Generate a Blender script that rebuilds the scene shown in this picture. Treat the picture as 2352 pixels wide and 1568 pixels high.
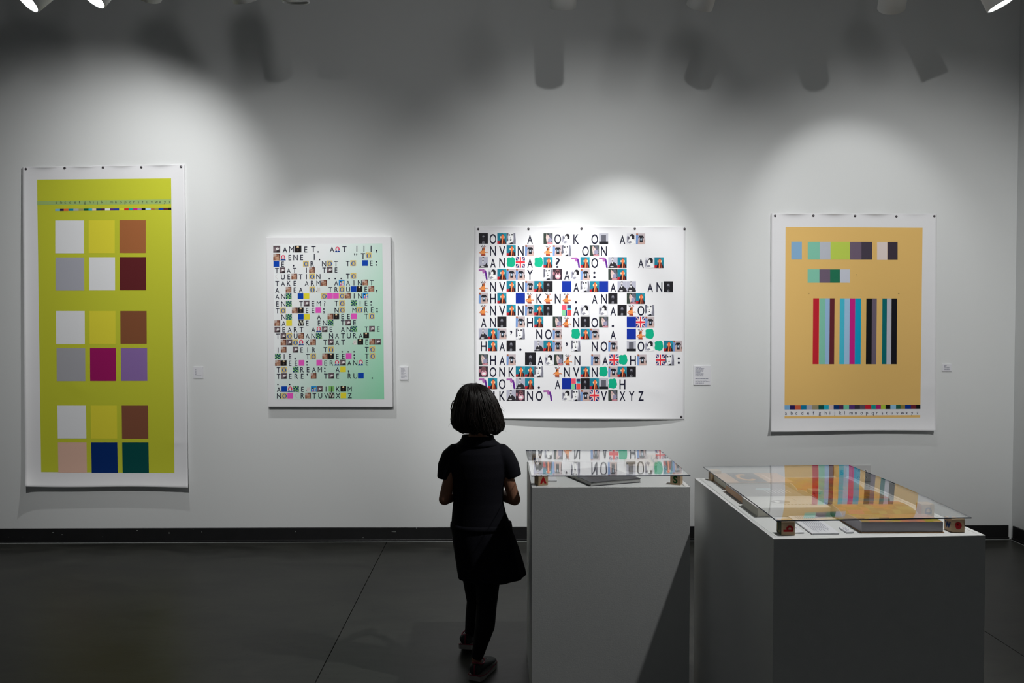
import bpy, bmesh, math, random
from mathutils import Vector, Matrix

for _o in list(bpy.data.objects):
    bpy.data.objects.remove(_o, do_unlink=True)
SC = bpy.context.scene
COL = SC.collection
random.seed(7)

# ------------------------------------------------------------------ camera
F_PX = 1900.0                       # focal length in pixels of the 2352 x 1568 frame
VPX, VPY = 1149.0, 732.0            # where lines square to the gallery wall vanish
EYE = Vector((0.0, 0.0, 1.6))
WALL_Y = 5.926                      # the gallery wall
yaw, pitch = math.atan((1176 - VPX) / F_PX), math.atan((784 - VPY) / F_PX)
fwd = Vector((math.sin(yaw) * math.cos(pitch), math.cos(yaw) * math.cos(pitch), -math.sin(pitch)))
right = fwd.cross(Vector((0, 0, 1))).normalized()
up = right.cross(fwd)
cam_data = bpy.data.cameras.new('camera')
cam_data.sensor_width = 36.0
cam_data.lens = 36.0 * F_PX / 2352.0
cam = bpy.data.objects.new('camera', cam_data)
COL.objects.link(cam)
cam.matrix_world = Matrix(((right.x, up.x, -fwd.x, EYE.x), (right.y, up.y, -fwd.y, EYE.y),
                           (right.z, up.z, -fwd.z, EYE.z), (0, 0, 0, 1)))
SC.camera = cam

# ------------------------------------------------------------------ world, exposure
SC.view_settings.view_transform = 'Standard'
SC.view_settings.look = 'None'
SC.view_settings.exposure = 0.0
SC.view_settings.gamma = 1.0
SC.view_settings.use_curve_mapping = False
world = bpy.data.worlds.new('gallery_ambient')
SC.world = world
world.use_nodes = True
world.node_tree.nodes['Background'].inputs[0].default_value = (0.95, 1.0, 1.02, 1)
world.node_tree.nodes['Background'].inputs[1].default_value = 0.060

# ------------------------------------------------------------------ spot lamps of the track heads: (position, aim point, watts, cone, blend, source radius)
WARM = (1.0, 1.0, 0.985)
BACK_SPOTS = [((-1.00, 1.40, 3.45), (-1.80, WALL_Y, 1.05), 318, 57, 1.0),
              ((0.35, 1.40, 3.45), (0.68, WALL_Y, 1.77), 329, 46, 1.0),
              ((2.05, 1.40, 3.45), (2.85, WALL_Y, 1.54), 355, 49, 1.0)]
ADDED_FILL_SPOTS = [((-0.30, 2.88, 3.50), (-1.60, WALL_Y, 3.15), 20, 138, 1.0),  # added out-of-view fill lamps that lift the dark upper wall
              ((0.95, 2.88, 3.50), (0.85, WALL_Y, 3.15), 7, 128, 1.0),
              ((2.95, 2.88, 3.50), (2.30, WALL_Y, 3.15), 6, 128, 1.0)]
FRONT_LIT = {'lime': ((-2.78, WALL_Y, 2.14), 74, 95, 1.0), 'gap': ((-1.12, WALL_Y, 1.50), 74, 52, 1.0),
             'square': ((0.40, WALL_Y, 1.34), 150, 47, 0.85), 'between': ((0.80, WALL_Y, 1.76), 78, 47, 0.70), 'orange': ((2.52, WALL_Y, 2.18), 25, 62, 0.62)}
PEDESTAL_SPOTS = [((1.72, 2.86, 3.42), (0.98, 3.05, 0.95), 185, 64, 0.6)]


def spot(name, loc, aim, watts, cone, blend, parent=None, radius=0.03):
    l = bpy.data.lights.new(name, 'SPOT')
    l.energy = watts
    l.spot_size = math.radians(cone)
    l.spot_blend = blend
    l.shadow_soft_size = radius
    l.color = WARM
    o = bpy.data.objects.new(name, l)
    COL.objects.link(o)
    d = (Vector(aim) - Vector(loc)).normalized()
    m = d.to_track_quat('-Z', 'Y').to_matrix().to_4x4()
    m.translation = Vector(loc)
    if parent:
        o.parent = parent
        o.matrix_parent_inverse = world_of(parent).inverted()
    o.matrix_basis = m
    return o


# ------------------------------------------------------------------ geometry helpers
def ray(px, py):
    d = fwd + right * ((px - 1176) / F_PX) - up * ((py - 784) / F_PX)
    return d


def on_y(px, py, y):                 # where the sight line meets the upright plane y
    d = ray(px, py)
    return EYE + d * ((y - EYE.y) / d.y)


def on_z(px, py, z):                 # where the sight line meets the level plane z
    d = ray(px, py)
    return EYE + d * ((z - EYE.z) / d.z)


def lin(c, k=1.0):
    out = []
    for v in c[:3]:
        v = v / 255.0
        v = v / 12.92 if v <= 0.04045 else ((v + 0.055) / 1.055) ** 2.4
        out.append(min(0.92, v * k))
    return tuple(out) + (1.0,)


def world_of(o):
    m = o.matrix_basis.copy()
    return m if o.parent is None else world_of(o.parent) @ o.matrix_parent_inverse @ m


def link(o, parent=None, label=None, cat=None, group=None, kind=None):
    COL.objects.link(o)
    if parent is not None:
        o.parent = parent
        o.matrix_parent_inverse = world_of(parent).inverted()
    if label:
        o['label'] = label
    if cat:
        o['category'] = cat
    if group:
        o['group'] = group
    if kind:
        o['kind'] = kind
    return o


def thing(name, loc, label, cat, group=None):
    o = bpy.data.objects.new(name, None)
    o.empty_display_size = 0.05
    o.location = loc
    return link(o, None, label, cat, group)


class MB:
    """collects verts and faces, with one colour for each face"""
    def __init__(self):
        self.v, self.f, self.c = [], [], []

    def poly(self, pts, col=None):
        i = len(self.v)
        self.v += [tuple(p) for p in pts]
        self.f.append(tuple(range(i, i + len(pts))))
        self.c.append(col or (0.8, 0.8, 0.8, 1))

    def mesh(self, vs, fs, col=None):
        i = len(self.v)
        self.v += [tuple(p) for p in vs]
        for f in fs:
            self.f.append(tuple(i + k for k in f))
            self.c.append(col or (0.8, 0.8, 0.8, 1))

    def box(self, lo, hi, col=None):
        x0, y0, z0 = lo
        x1, y1, z1 = hi
        self.mesh([(x0, y0, z0), (x1, y0, z0), (x1, y1, z0), (x0, y1, z0), (x0, y0, z1), (x1, y0, z1), (x1, y1, z1), (x0, y1, z1)],
                  [(0, 3, 2, 1), (4, 5, 6, 7), (0, 1, 5, 4), (1, 2, 6, 5), (2, 3, 7, 6), (3, 0, 4, 7)], col)

    def hexa(self, bot, top, col=None):
        self.mesh(list(bot) + list(top), [(3, 2, 1, 0), (4, 5, 6, 7), (0, 1, 5, 4), (1, 2, 6, 5), (2, 3, 7, 6), (3, 0, 4, 7)], col)

    def tube(self, pts, radii, n=10, col=None, cap=True):
        rings = []
        pts = [Vector(p) for p in pts]
        ref = None
        for k, p in enumerate(pts):
            t = (pts[min(k + 1, len(pts) - 1)] - pts[max(k - 1, 0)]).normalized()
            a = t.orthogonal() if ref is None else (ref - t * ref.dot(t))
            a.normalize()
            ref = a
            b = t.cross(a)
            r = radii[k] if isinstance(radii, (list, tuple)) else radii
            rings.append([p + (a * math.cos(2 * math.pi * j / n) + b * math.sin(2 * math.pi * j / n)) * r for j in range(n)])
        i0 = len(self.v)
        vs = [q for r in rings for q in r]
        fs = []
        for k in range(len(rings) - 1):
            for j in range(n):
                fs.append((k * n + j, k * n + (j + 1) % n, (k + 1) * n + (j + 1) % n, (k + 1) * n + j))
        if cap:
            fs.append(tuple(reversed(range(n))))
            fs.append(tuple(range((len(rings) - 1) * n, len(rings) * n)))
        self.mesh(vs, fs, col)

    def build(self, name, mat, parent=None, smooth=False, bevel=0, label=None, cat=None, group=None, kind=None, seg=2):
        me = bpy.data.meshes.new(name)
        me.from_pydata(self.v, [], self.f)
        ca = me.color_attributes.new('Col', 'FLOAT_COLOR', 'CORNER')
        buf = []
        for f, c in zip(self.f, self.c):
            buf += list(c) * len(f)
        if len(buf) == len(me.loops) * 4:
            ca.data.foreach_set('color', buf)
        me.update()
        if smooth:
            me.polygons.foreach_set('use_smooth', [True] * len(me.polygons))
        o = bpy.data.objects.new(name, me)
        if mat:
            me.materials.append(mat)
        link(o, parent, label, cat, group, kind)
        if bevel:
            m = o.modifiers.new('bevel', 'BEVEL')
            m.width = bevel
            m.segments = seg
            m.limit_method = 'ANGLE'
        return o


# ------------------------------------------------------------------ materials
def new_mat(name):
    m = bpy.data.materials.new(name)
    m.use_nodes = True
    nt = m.node_tree
    return m, nt, nt.nodes['Principled BSDF']


def plain(name, col, rough=0.6, spec=0.5, noise=0.0, scale=20.0, bump=0.0, bump_scale=200.0, metallic=0.0):
    m, nt, b = new_mat(name)
    b.inputs['Base Color'].default_value = col
    b.inputs['Roughness'].default_value = rough
    b.inputs['Specular IOR Level'].default_value = spec
    b.inputs['Metallic'].default_value = metallic
    geo = nt.nodes.new('ShaderNodeNewGeometry')
    if noise:
        n = nt.nodes.new('ShaderNodeTexNoise')
        n.inputs['Scale'].default_value = scale
        n.inputs['Detail'].default_value = 5
        nt.links.new(geo.outputs['Position'], n.inputs['Vector'])
        mx = nt.nodes.new('ShaderNodeMix')
        mx.data_type = 'RGBA'
        mx.inputs[6].default_value = tuple(c * (1 - noise) for c in col[:3]) + (1,)
        mx.inputs[7].default_value = tuple(min(1, c * (1 + noise)) for c in col[:3]) + (1,)
        nt.links.new(n.outputs['Fac'], mx.inputs[0])
        nt.links.new(mx.outputs[2], b.inputs['Base Color'])
    if bump:
        n2 = nt.nodes.new('ShaderNodeTexNoise')
        n2.inputs['Scale'].default_value = bump_scale
        n2.inputs['Detail'].default_value = 3
        nt.links.new(geo.outputs['Position'], n2.inputs['Vector'])
        bp = nt.nodes.new('ShaderNodeBump')
        bp.inputs['Strength'].default_value = bump
        bp.inputs['Distance'].default_value = 0.002
        nt.links.new(n2.outputs['Fac'], bp.inputs['Height'])
        nt.links.new(bp.outputs['Normal'], b.inputs['Normal'])
    return m


M = {}
M['wall'] = plain('painted_plaster', (0.76, 0.775, 0.775, 1), 0.75, 0.3, 0.015, 1.5, 0.10, 160)
M['ceiling'] = plain('dark_ceiling', (0.16, 0.16, 0.16, 1), 0.9, 0.2, 0.05, 3)
M['black_base'] = plain('black_baseboard_paint', (0.012, 0.012, 0.013, 1), 0.35, 0.5, 0.3, 12, 0.2, 60)
M['lit_edge_chip'] = plain('lit_edge_and_chip_grey', (0.33, 0.35, 0.34, 1), 0.7, 0.3, 0.3, 30)  # light grey for the painted lit floor edge and the paint chips
M['paper'] = plain('poster_paper', (0.85, 0.85, 0.875, 1), 0.6, 0.35, 0.01, 8)
M['canvas'] = plain('white_canvas', (0.83, 0.83, 0.85, 1), 0.7, 0.3, 0.012, 6, 0.1, 900)
M['ped'] = plain('white_pedestal_paint', (0.70, 0.71, 0.705, 1), 0.6, 0.4, 0.02, 6, 0.14, 220)
M['card'] = plain('white_card', (0.78, 0.78, 0.82, 1), 0.6, 0.3)
M['card_edge'] = plain('foam_core', (0.6, 0.6, 0.62, 1), 0.8, 0.2)
M['text'] = plain('printed_text', (0.16, 0.16, 0.24, 1), 0.7, 0.2)
M['nail'] = plain('dark_steel_pin', (0.10, 0.09, 0.10, 1), 0.35, 0.6, metallic=0.6)
M['plastic'] = plain('outlet_plastic', (0.66, 0.66, 0.66, 1), 0.4, 0.5)
M['plastic_white'] = plain('white_plastic', (0.85, 0.85, 0.84, 1), 0.4, 0.5)
M['slot'] = plain('dark_slot', (0.01, 0.01, 0.012, 1), 0.8, 0.1)
M['lamp_body'] = plain('lamp_housing', (0.60, 0.61, 0.60, 1), 0.5, 0.4, 0.03, 9)
M['rail'] = plain('track_rail', (0.5, 0.5, 0.5, 1), 0.5, 0.4)


def ink_mat():
    m, nt, b = new_mat('printed_ink')
    a = nt.nodes.new('ShaderNodeVertexColor')
    a.layer_name = 'Col'
    nt.links.new(a.outputs['Color'], b.inputs['Base Color'])
    b.inputs['Roughness'].default_value = 0.6
    b.inputs['Specular IOR Level'].default_value = 0.15
    return m


M['ink'] = ink_mat()


def floor_mat():
    m, nt, b = new_mat('polished_dark_concrete')
    geo = nt.nodes.new('ShaderNodeNewGeometry')
    mp = nt.nodes.new('ShaderNodeMapping')
    mp.inputs['Scale'].default_value = (0.7, 1.6, 1)
    nt.links.new(geo.outputs['Position'], mp.inputs['Vector'])
    n1 = nt.nodes.new('ShaderNodeTexNoise')
    n1.inputs['Scale'].default_value = 3.0
    n1.inputs['Detail'].default_value = 8
    n1.inputs['Roughness'].default_value = 0.72
    n1.inputs['Distortion'].default_value = 0.6
    nt.links.new(mp.outputs[0], n1.inputs['Vector'])
    r = nt.nodes.new('ShaderNodeValToRGB')
    r.color_ramp.elements[0].position = 0.3
    r.color_ramp.elements[0].color = (0.012, 0.0125, 0.011, 1)
    r.color_ramp.elements[1].position = 0.72
    r.color_ramp.elements[1].color = (0.056, 0.057, 0.050, 1)
    nt.links.new(n1.outputs['Fac'], r.inputs[0])
    n2 = nt.nodes.new('ShaderNodeTexNoise')
    n2.inputs['Scale'].default_value = 55
    n2.inputs['Detail'].default_value = 4
    nt.links.new(geo.outputs['Position'], n2.inputs['Vector'])
    r2 = nt.nodes.new('ShaderNodeValToRGB')
    r2.color_ramp.elements[0].position = 0.26
    r2.color_ramp.elements[0].color = (0.45, 0.45, 0.45, 1)
    r2.color_ramp.elements[1].position = 0.36
    r2.color_ramp.elements[1].color = (1, 1, 1, 1)
    nt.links.new(n2.outputs['Fac'], r2.inputs[0])
    mx = nt.nodes.new('ShaderNodeMix')
    mx.data_type = 'RGBA'
    mx.blend_type = 'MULTIPLY'
    mx.inputs[0].default_value = 1
    nt.links.new(r.outputs[0], mx.inputs[6])
    nt.links.new(r2.outputs[0], mx.inputs[7])
    nt.links.new(mx.outputs[2], b.inputs['Base Color'])
    rr = nt.nodes.new('ShaderNodeMapRange')
    rr.inputs[3].default_value = 0.30
    rr.inputs[4].default_value = 0.48
    nt.links.new(n1.outputs['Fac'], rr.inputs[0])
    nt.links.new(rr.outputs[0], b.inputs['Roughness'])
    b.inputs['Specular IOR Level'].default_value = 0.22
    return m


M['floor'] = floor_mat()


def glass_mat():
    m = bpy.data.materials.new('clear_acrylic_sheet')
    m.use_nodes = True
    nt = m.node_tree
    nt.nodes.remove(nt.nodes['Principled BSDF'])
    geo = nt.nodes.new('ShaderNodeNewGeometry')
    dot = nt.nodes.new('ShaderNodeVectorMath')
    dot.operation = 'DOT_PRODUCT'
    nt.links.new(geo.outputs['Incoming'], dot.inputs[0])
    nt.links.new(geo.outputs['Normal'], dot.inputs[1])

    def math_node(op, a, bv):
        n = nt.nodes.new('ShaderNodeMath')
        n.operation = op
        for k, q in enumerate((a, bv)):
            if q is None:
                continue
            if isinstance(q, (int, float)):
                n.inputs[k].default_value = q
            else:
                nt.links.new(q, n.inputs[k])
        return n.outputs[0]
    c = math_node('ABSOLUTE', dot.outputs['Value'], None)
    s = math_node('SUBTRACT', 1.0, c)
    p = math_node('POWER', s, 5.0)
    s2 = math_node('MULTIPLY', p, 0.96)
    fr = math_node('ADD', s2, 0.04)
    tr = nt.nodes.new('ShaderNodeBsdfTransparent')
    tr.inputs[0].default_value = (0.985, 0.992, 0.99, 1)
    gl = nt.nodes.new('ShaderNodeBsdfGlossy')
    gl.inputs['Roughness'].default_value = 0.0
    gl.inputs['Color'].default_value = (1, 1, 1, 1)
    mix = nt.nodes.new('ShaderNodeMixShader')
    nt.links.new(fr, mix.inputs[0])
    nt.links.new(tr.outputs[0], mix.inputs[1])
    nt.links.new(gl.outputs[0], mix.inputs[2])
    nt.links.new(mix.outputs[0], nt.nodes['Material Output'].inputs['Surface'])
    return m


M['glass'] = glass_mat()
M['glass_edge'] = plain('acrylic_edge', (0.05, 0.075, 0.12, 1), 0.25, 0.5)


def wood_mat():
    m, nt, b = new_mat('maple_block')
    tc = nt.nodes.new('ShaderNodeTexCoord')
    mp = nt.nodes.new('ShaderNodeMapping')
    mp.inputs['Scale'].default_value = (4, 40, 40)
    nt.links.new(tc.outputs['Object'], mp.inputs['Vector'])
    n = nt.nodes.new('ShaderNodeTexNoise')
    n.inputs['Scale'].default_value = 6
    n.inputs['Detail'].default_value = 6
    nt.links.new(mp.outputs[0], n.inputs['Vector'])
    r = nt.nodes.new('ShaderNodeValToRGB')
    r.color_ramp.elements[0].color = (0.40, 0.26, 0.14, 1)
    r.color_ramp.elements[1].color = (0.62, 0.45, 0.28, 1)
    nt.links.new(n.outputs['Fac'], r.inputs[0])
    nt.links.new(r.outputs[0], b.inputs['Base Color'])
    b.inputs['Roughness'].default_value = 0.55
    return m


M['wood'] = wood_mat()


def emit(name, col, strength):
    m, nt, b = new_mat(name)
    b.inputs['Base Color'].default_value = (0.8, 0.8, 0.8, 1)
    b.inputs['Emission Color'].default_value = col
    b.inputs['Emission Strength'].default_value = strength
    return m


M['bulb'] = emit('lit_bulb', (0.96, 1.0, 1.0, 1), 4.0)

# ------------------------------------------------------------------ letters as flat shapes
_glyphs = {}


def glyph(ch, bold=0.0):
    """(points, faces, width) of a letter, 1 unit = the height of a capital; x centred, y from the baseline"""
    key = (ch, bold)
    if key not in _glyphs:
        def raw(t):
            cu = bpy.data.curves.new('glyph', 'FONT')
            cu.body = t
            cu.resolution_u = 5
            cu.offset = bold
            ob = bpy.data.objects.new('glyph', cu)
            me = bpy.data.meshes.new_from_object(ob)
            vs = [(v.co.x, v.co.y) for v in me.vertices]
            fs = [tuple(p.vertices) for p in me.polygons]
            bpy.data.objects.remove(ob)
            bpy.data.curves.remove(cu)
            bpy.data.meshes.remove(me)
            return vs, fs
        if 'cap' not in _glyphs:
            b0 = raw('N')[0]
            _glyphs['cap'] = max(v[1] for v in b0) - min(v[1] for v in b0)
        cap = _glyphs['cap']
        vs, fs = raw(ch)
        x0, x1 = min(v[0] for v in vs), max(v[0] for v in vs)
        _glyphs[key] = ([((v[0] - (x0 + x1) / 2) / cap, v[1] / cap) for v in vs], fs, (x1 - x0) / cap)
    return _glyphs[key]

# ================================================================== the room
ROOM_L, ROOM_R, ROOM_F, CEIL = -6.2, on_y(2331, 784, WALL_Y).x, -2.5, 4.25
mb = MB()
mb.box((ROOM_L, WALL_Y, -0.05), (ROOM_R + 0.15, WALL_Y + 0.15, CEIL))
wall_back = mb.build('wall_back', M['wall'], kind='structure')
mb = MB()
mb.box((ROOM_R, ROOM_F, -0.05), (ROOM_R + 0.15, WALL_Y - 0.0005, CEIL))
wall_right = mb.build('wall_right', M['wall'], kind='structure')
mb = MB()
mb.box((ROOM_L, ROOM_F, CEIL), (ROOM_R + 0.15, WALL_Y + 0.15, CEIL + 0.12))
mb.build('ceiling', M['ceiling'], kind='structure')

# concrete floor: a bed with the poured slabs between the saw-cut joints
JOINTS = [-4.14, -0.815, 2.484]
mb = MB()
mb.box((ROOM_L, ROOM_F, -0.12), (ROOM_R, WALL_Y, -0.012))
floor = mb.build('floor', M['slot'], kind='structure')
xs = [ROOM_L] + JOINTS + [ROOM_R]
for a, b in zip(xs[:-1], xs[1:]):
    mb = MB()
    mb.box((a + (0.0022 if a > ROOM_L else 0), ROOM_F, -0.012), (b - (0.0022 if b < ROOM_R else 0), WALL_Y, 0.0))
    mb.build('slab', M['floor'], floor)

# black baseboards with a pale strip that paints in the lit floor edge
def baseboard(name, p0, p1, nrm):
    p0, p1, n = Vector(p0), Vector(p1), Vector(nrm)
    def strip(z0, z1, t0, t1, nm, mat, par=None, kind=None):
        q = MB()
        bot = [p0 + n * t1, p1 + n * t1, p1 + n * t0, p0 + n * t0]
        q.hexa([Vector((v.x, v.y, z0)) for v in bot], [Vector((v.x, v.y, z1)) for v in bot])
        return q.build(nm, mat, par, bevel=0.002, kind=kind)
    bb = strip(0.002, 0.103, 0.0005, 0.013, name, M['black_base'], kind='structure')
    strip(0.0005, 0.018, 0.0130, 0.022, 'shoe_molding', M['black_base'], bb)
    strip(0.0002, 0.004, 0.0221, 0.028, 'lit_edge_strip', M['lit_edge_chip'], bb)  # pale strip painting the bright lit edge of the floor
    # scuffs and paint chips
    rr = random.Random(len(name))
    L = (p1 - p0).length
    t = (p1 - p0).normalized()
    q = MB()
    for _ in range(34):
        s, z = rr.uniform(0.05, L - 0.1), rr.uniform(0.025, 0.095)
        w, h = rr.choice([(0.003, 0.003), (0.03, 0.002), (0.002, 0.012), (0.012, 0.004), (0.004, 0.006)])
        c = p0 + t * s + n * 0.0133
        q.poly([(c.x, c.y, z), (c.x + t.x * w, c.y + t.y * w, z + rr.uniform(-.001, .001)), (c.x + t.x * w, c.y + t.y * w, z + h), (c.x, c.y, z + h)])
    q.build('paint_chip', M['lit_edge_chip'], bb, kind='stuff')
    return bb


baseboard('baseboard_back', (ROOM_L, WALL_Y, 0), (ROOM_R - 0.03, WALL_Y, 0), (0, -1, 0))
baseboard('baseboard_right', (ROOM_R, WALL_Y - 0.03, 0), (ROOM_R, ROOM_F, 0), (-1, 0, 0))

# ================================================================== pinned prints
class Sheet:
    def __init__(self, corners, dist):
        self.c = corners            # TL TR BR BL in pixels
        self.dist = dist            # distance from the wall as a function of (u, v)

    def px(self, u, v):
        (ax, ay), (bx, by), (cx, cy), (dx, dy) = self.c
        return ((1 - v) * ((1 - u) * ax + u * bx) + v * ((1 - u) * dx + u * cx),
                (1 - v) * ((1 - u) * ay + u * by) + v * ((1 - u) * dy + u * cy))

    def uv(self, x, y):
        u = v = 0.5
        for _ in range(6):
            X, Y = self.px(u, v)
            e = 1e-4
            Xu, Yu = self.px(u + e, v)
            Xv, Yv = self.px(u, v + e)
            a, b, c, d = (Xu - X) / e, (Xv - X) / e, (Yu - Y) / e, (Yv - Y) / e
            det = a * d - b * c
            u += (d * (x - X) - b * (y - Y)) / det
            v += (-c * (x - X) + a * (y - Y)) / det
        return u, v

    def pt(self, x, y, lift=0.0):
        u, v = self.uv(x, y)
        return on_y(x, y, WALL_Y - self.dist(min(max(u, 0), 1), min(max(v, 0), 1)) - lift)

    def sheet(self, name, mat, parent, nu=56, nv=64, t=0.0005, dip=None):
        vs, fs = [], []
        vv = [0.045 * k / 16 for k in range(16)] + [0.045 + 0.815 * k / (nv - 36) for k in range(nv - 36)] + [0.86 + 0.14 * k / 20 for k in range(21)]
        for s in (0, 1):
            for j in range(nv + 1):
                for i in range(nu + 1):
                    u, v2 = i / nu, vv[j]
                    x, y = self.px(u, v2)
                    if dip:
                        y += dip(u, v2)
                    vs.append(on_y(x, y, WALL_Y - self.dist(u, v2) + s * t))
        n1 = nu + 1
        off = n1 * (nv + 1)
        for j in range(nv):
            for i in range(nu):
                a = j * n1 + i
                fs.append((a, a + n1, a + n1 + 1, a + 1))
                fs.append((off + a, off + a + 1, off + a + n1 + 1, off + a + n1))
        rim = [i for i in range(nu)] + [(j * n1 + nu) for j in range(nv)] + [nv * n1 + i for i in range(nu, 0, -1)] + [j * n1 for j in range(nv, 0, -1)]
        for k in range(len(rim)):
            a, b = rim[k], rim[(k + 1) % len(rim)]
            fs.append((a, b, off + b, off + a))
        mb = MB()
        mb.mesh(vs, fs)
        return mb.build(name, mat, parent, smooth=True)

    def rect(self, mb, quad, col, lift, step=14.0, grad=None):
        """quad: TL TR BR BL pixels"""
        (ax, ay), (bx, by), (cx, cy), (dx, dy) = quad
        nu = max(1, int(abs(bx - ax) / step + .5))
        nv = max(1, int(abs(dy - ay) / step + .5))
        vs, fs, cs = [], [], []
        for j in range(nv + 1):
            for i in range(nu + 1):
                u, v = i / nu, j / nv
                vs.append(self.pt((1 - v) * ((1 - u) * ax + u * bx) + v * ((1 - u) * dx + u * cx),
                                  (1 - v) * ((1 - u) * ay + u * by) + v * ((1 - u) * dy + u * cy), lift))
        i0 = len(mb.v)
        mb.v += [tuple(p) for p in vs]
        for j in range(nv):
            for i in range(nu):
                a = i0 + j * (nu + 1) + i
                mb.f.append((a, a + nu + 1, a + nu + 2, a + 1))
                mb.c.append(grad((i + .5) / nu, (j + .5) / nv) if grad else col)

    def poly(self, mb, pts, col, lift):
        mb.poly([self.pt(x, y, lift) for x, y in reversed(pts)], col)

    def letter(self, par, ch, cx, base, cap, col, lift, wide=1.0, bold=0.0, slope=0.0):
        vs, fs, w = glyph(ch, bold)
        mb = MB()
        mb.mesh([self.pt(cx + x * cap * wide, base - y * cap + x * cap * wide * slope, lift) for x, y in vs], fs, col)
        mb.build('punctuation' if ch in '.,:;?"\'' else 'letter', M['ink'], par)

    def mark(self, par, polys, col, lift):
        mb = MB()
        for q in polys:
            self.poly(mb, q, col, lift)
        mb.build('punctuation', M['ink'], par)


def pin(par, s, x, y, r=0.0085):
    """a round-headed steel pin"""
    c = s.pt(x, y, 0.0)
    mb = MB()
    n = 12
    prof = [(r, 0.0), (r, 0.003), (r * 0.6, 0.006), (0.0006, 0.0072)]
    rings = [[(c.x + q * math.cos(2 * math.pi * k / n), c.y - 0.001 - h, c.z + q * math.sin(2 * math.pi * k / n)) for k in range(n)] for q, h in prof]
    vs = [p for rr in rings for p in rr]
    fs = [(a * n + k, (a + 1) * n + k, (a + 1) * n + (k + 1) % n, a * n + (k + 1) % n) for a in range(len(prof) - 1) for k in range(n)]
    fs.append(tuple(range((len(prof) - 1) * n, len(prof) * n))[::-1])
    mb.mesh(vs, fs)
    mb.tube([(c.x, c.y - 0.001, c.z), (c.x, WALL_Y - 0.0002, c.z)], 0.0012, 6)
    return mb.build('pin', M['nail'], par, smooth=True)


def scallop(u, pins):
    for a, b in zip(pins[:-1], pins[1:]):
        if a <= u <= b:
            return math.sin(math.pi * (u - a) / (b - a)) ** 2
    return 0.0


INK = (24, 24, 44)


def P(c, k=1.30):
    return lin(c, k)


# ---------------------------------------------------------------- the tall lime print
pins1 = [(60 - 51) / 373, (149 - 51) / 373, (237 - 51) / 373, (325 - 51) / 373, (416 - 51) / 373]


def d1(u, v):
    h, w = 2.31, 1.16
    d = 0.006 + 0.016 * scallop(u, pins1) * math.exp(-v * h / 0.013)
    d += 0.052 * math.exp(-(1 - v) * h / 0.075) + 0.010 * v
    d += (0.010 + 0.022 * min(1, v * 2)) * math.exp(-u * w / 0.05) + 0.006 * math.exp(-(1 - u) * w / 0.04)
    d += 0.0030 * math.sin(6.0 * u + 2) * math.sin(9 * v) * min(1, v * 4)
    d += 0.004 * math.exp(-((u - 0.93) / 0.05) ** 2 - ((v - 0.86) / 0.012) ** 2) + 0.003 * math.exp(-((u - .33 - 2.2 * (v - .69)) / .05) ** 2 - ((v - .69) / .02) ** 2)
    return d


s1 = Sheet([(51.5, 383), (424.5, 376), (432, 1119), (58, 1117)], d1)
base = on_y(240, 1118, WALL_Y - 0.03)
art1 = thing('art_print', base, 'tall lime green print of large coloured squares pinned to the wall', 'poster')
s1.sheet('paper_sheet', M['paper'], art1, 72, 110, dip=lambda u, v: (1.6 * scallop(u, pins1) * (1 - v) ** 8) + (math.sin(u * 7) * 1.2 * v ** 30))
mb = MB()
LIME = P((194, 198, 54), 1.12)
s1.rect(mb, [(85, 412.5), (393, 409.5), (400.5, 1086), (94.5, 1083.6)], LIME, 0.0006, 10)
mb.build('printed_field', M['ink'], art1, smooth=True)
sq = []
WH, YE, BR, GR = (222, 223, 226), (218, 208, 58), (160, 98, 58), (164, 165, 175)
for (y0, y1, dx, row) in [(506, 581.5, 0, (WH, YE, BR)), (591, 667, .8, (GR, WH, (92, 32, 36))),
                          (714, 790, 2.2, (WH, YE, (128, 78, 50))), (799, 875, 3.6, ((160, 160, 166), (150, 20, 92), (135, 105, 165))),
                          (931, 1006.5, 6, (WH, YE, (124, 76, 56))), (1016, 1085, 7.4, ((214, 176, 158), (0, 42, 106), (0, 72, 70)))]:
    for (x0, x1, off), c in zip([(127, 192.7, 0), (203.6, 263.5, -.6), (274.6, 335, -1)], row):
        mb = MB()
        k = (x0 - 127) / 200
        s1.rect(mb, [(x0 + dx * .8 , y0 - k * (1.2 if y0 < 700 else 0)), (x1 + dx * .8, y0 - k * (1.2 if y0 < 700 else 0)), (x1 + dx * .95, y1 + (k if y1 > 1000 else -k * .8)), (x0 + dx * .95, y1 + (k if y1 > 1000 else -k * .8))], P(c, 1.18), 0.0012, 12)
        mb.build('colour_square', M['ink'], art1, smooth=True)
mb = MB()
s1.rect(mb, [(85.3, 461.8), (393.3, 457.8), (393.4, 468.5), (85.5, 470.5)], P((158, 186, 112), 1.1), 0.0012, 14)
mb.build('green_band', M['ink'], art1, smooth=True)
mb = MB()
for ch, cx in zip('abcdefghijklmnopqrstuvwxyz', [508, 552, 587, 631, 676, 717, 764, 810, 842, 878, 922, 955, 1005, 1043, 1088, 1130, 1172, 1205, 1247, 1284, 1324, 1367, 1408, 1440, 1485, 1527]):
    s1.letter(art1, ch, cx / 3.92, 350 + (461.5 - (cx - 508) * 0.006) / 3.92, 6.6, P((60, 70, 55)), 0.0018)
ALPHA = [(120, 175, 205), (40, 25, 75), (215, 100, 60), (0, 125, 165), (170, 170, 172), (155, 150, 100), (0, 85, 60), (60, 170, 195), (220, 200, 180),
         (15, 55, 100), (70, 30, 70), (225, 226, 228), (95, 50, 120), (45, 60, 150), (210, 208, 60), (205, 40, 45), (20, 165, 160), (200, 40, 120),
         (160, 130, 180), (18, 18, 20), (175, 210, 230), (165, 110, 60), (155, 150, 70), (10, 65, 155), (92, 36, 40), (18, 18, 20)]
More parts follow.
